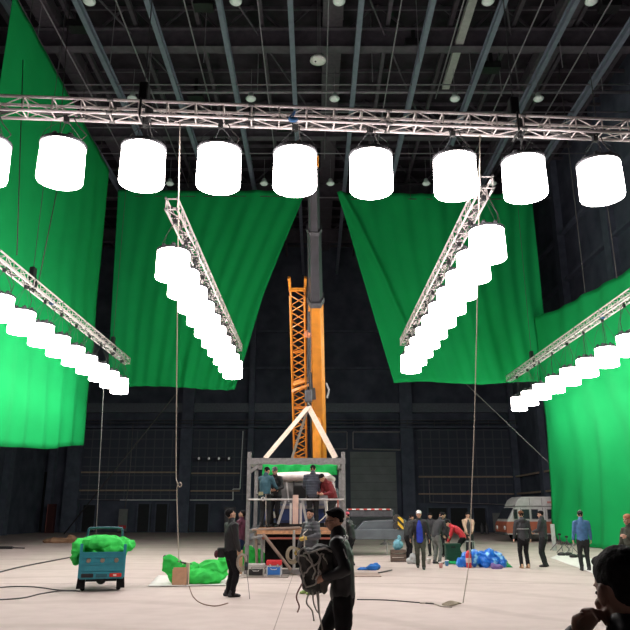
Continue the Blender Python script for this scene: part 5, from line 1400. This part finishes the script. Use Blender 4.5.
MB().bar((0.11, 1.0, 1.3), (0.50, 1.0, 1.93), 1.7, 0.04, (0, 1, 0)).build('windscreen', GLASS, e)
for x in (1.15, 4.9):
    for y in (0.06, 1.94):
        w_ = MB().lathe([(0.2, -0.1), (0.35, -0.09), (0.37, 0), (0.35, 0.09), (0.2, 0.1)], (x, y, 0.37), 20, 'Y').build('wheel', RUB, e); MB().lathe([(0.05, -0.11), (0.19, -0.105), (0.19, 0.105), (0.05, 0.11)], (x, y, 0.37), 12, 'Y').build('hub', STEEL, w_)
MB().b2((-0.1, 0.02, 0.4), (0.05, 1.98, 0.55)).build('bumper', DARKM, e, bevel=0.02)
for y in (0.3, 1.7): MB().ell((-0.02, y, 0.8), (0.04, 0.15, 0.12)).build('headlight', WHITE, e, True)
for x in (0.9, 2.25, 2.4): MB().b2((x, -0.018, 0.5), (x + 0.02, -0.0, 1.95)).build('door_seam', DARKM, e)
MB().b2((2.05, -0.035, 1.2), (2.2, -0.015, 1.23)).build('door_handle', CHROME, e)
MB().bar((0.5, -0.02, 1.5), (0.42, -0.3, 1.55), 0.04, 0.04).build('mirror_arm', BLK, e); MB().b2((0.38, -0.36, 1.4), (0.44, -0.26, 1.7)).build('mirror', BLK, e)
MB().b2((0.6, -0.01, 1.98), (L, 0.02, 2.06)).build('rain_gutter', STEEL, e)
for (a, b) in ((2.6, 2.9), (3.0, 3.15), (3.25, 3.6), (3.7, 3.95), (4.05, 4.4)):
    MB().b2((a, 0.035, 2.2), (b, 0.065, 2.32)).build('faded_lettering', mat('faded_red_print', (0.45, 0.2, 0.18), 0.7), e)
# clutter at the foot of the right screen
a = at(552.5, 547, 33); 
o = MB().b2((a.x, 33.0, 0), (at(556.5, 547, 33).x, 33.05, at(553, 524, 33).z)).build('white_panel', mat('pale_panel', (0.42, 0.42, 0.42), 0.6)); tag(o, 'narrow pale panel standing at the far edge of the right green screen', 'panel')
def stand(px, py, lb, m=DARKM, h=0.9, w_=0.5):
    p = atz(px, py, 0); e = empty('folded_stand', (p.x, p.y, 0), random.uniform(-1, 1))
    MB().tube([(0, 0, 0.35), (0, 0, h)], 0.02, 6).build('column', m, e)
    for k in range(3):
        a = k * 2 * PI / 3; MB().tube([(0, 0, 0.5), (w_ * math.cos(a), w_ * math.sin(a), 0.015)], 0.016, 6).build('leg', m, e)
    MB().b2((-0.06, -0.03, h - 0.02), (0.06, 0.03, h + 0.06)).build('clamp', BLK, e)
    tag(e, lb, 'light stand')
stand(561, 551, 'low dark light stand nearest the pale panel by the right screen', h=0.7)
stand(568, 553, 'low dark light stand in the middle of the three by the right screen', h=0.65)
stand(575, 555, 'low grey light stand closest to the man in blue jacket', STEEL, h=0.6)
for k, (px, py, lb) in enumerate(((565, 556, 'black sandbag at the foot of the right screen, farther one'), (577, 558, 'black sandbag at the foot of the right screen, nearer one'))):
    p = atz(px, py, 0); q = MB(); q.ell((p.x - 0.13, p.y, 0.07), (0.17, 0.15, 0.08)); q.ell((p.x + 0.16, p.y + 0.04, 0.07), (0.17, 0.15, 0.08))
    o = put(fuse(q, 'sandbag', 0.016, 2, wrinkle(0.015, 9, k)), 'sandbag', BLK); tag(o, lb, 'sandbag', 'sandbags by the right screen')
sheet([(550, 558), (604, 578), (640, 572), (566, 552)], 0.008, SHEET, 'white sheet on the floor along the foot of the right screen')

# ------------------------------------------------------------------ floor cables and odds
def fcable(pts, r, m, label, name='floor_cable', cat='cable'):
    return line(name, curve_pts([atz(a, b, r) for a, b in pts], 6), r, m, label, cat)
fcable([(-6, 573.5), (20, 567), (48, 561.5), (72, 557)], 0.022, CABLE, 'dark cable crossing the floor from the left edge to the tricycle')
fcable([(-6, 588), (14, 586.5), (36, 587), (58, 590), (76, 590.5)], 0.014, CABLE, 'thin dark cable on the left floor, upper of the two looping to the tricycle')
fcable([(-6, 600), (22, 598), (42, 593.5), (62, 590.8), (80, 591)], 0.014, CABLE, 'thin dark cable on the left floor, lower of the two looping to the tricycle')
fcable([(189, 586), (193, 596), (201, 603), (215, 606), (228, 603)], 0.01, mat('brown_cord', (0.3, 0.2, 0.16), 0.8), 'thin brown cord curling on the floor right of the cardboard box', 'thin_cable', 'cord')
fcable([(357, 599.5), (385, 600), (412, 602), (436, 604)], 0.012, CABLE, 'thin dark cable on the floor right of the walking man')
fcable([(420, 603), (432, 603), (441, 606), (452, 607)], 0.016, ROPE, 'pale rope end lying on the floor left of the rope tail', 'rope_end', 'rope')
p = atz(453, 606, 0)
e = empty('rope_tail', (p.x, p.y, 0), 0.2)
for k in range(5): MB().tube(curve_pts([(-0.18, 0.05 * k - 0.1, 0.02), (0, 0.04 * k - 0.05, 0.03 + 0.01 * k), (0.2, 0.15 - 0.02 * k, 0.03)], 4), 0.014, 5).build('rope_strand', mat('straw_rope', (0.42, 0.37, 0.28), 0.9), e, True)
tag(e, 'frayed straw coloured rope tail lying on the floor under the right hanging rope', 'rope')
fcable([(378, 573), (385, 571.5), (392, 570)], 0.02, CABLE, 'short dark cable beside the small blue cloth')
p = atz(4, 549, 0)
e = empty('floor_batten', (p.x, p.y, 0), 0.1)
MB().b2((-0.6, -0.1, 0), (0.4, 0.1, 0.12)).build('batten', BLK, e, bevel=0.02); MB().tube([(0.4, 0, 0.06), (0.9, 0.2, 0.03)], 0.03, 6).build('tail', CABLE, e)
tag(e, 'low black batten lying on the floor at the left edge', 'batten')
p = atz(55, 543, 0)
q = MB(); q.ell((p.x, p.y, 0.12), (0.8, 0.3, 0.16)); q.ell((p.x + 0.9, p.y, 0.2), (0.3, 0.2, 0.25))
o = put(fuse(q, 'rubble_sack', 0.04, 2, folds(0.07, 2, 1)), 'rubble_sack', mat('brown_sacking', (0.30, 0.18, 0.11), 0.9)); tag(o, 'low brown sacking heap on the dark far floor at left', 'sack')
# fire extinguisher like bottles far right
for k, (px, lb) in enumerate(((482, 'left one of two small dark canisters by the back wall'), (487, 'right one of two small dark canisters by the back wall'))):
    p = at(px, 531, 58); MB_ = MB().lathe([(0.12, 0), (0.13, 0.05), (0.13, 0.6), (0.06, 0.75), (0.04, 0.85)], (p.x, 58, 0), 12).build('canister', DARKM, None, True); tag(MB_, lb, 'canister')

bpy.data.scenes.remove(SCR)
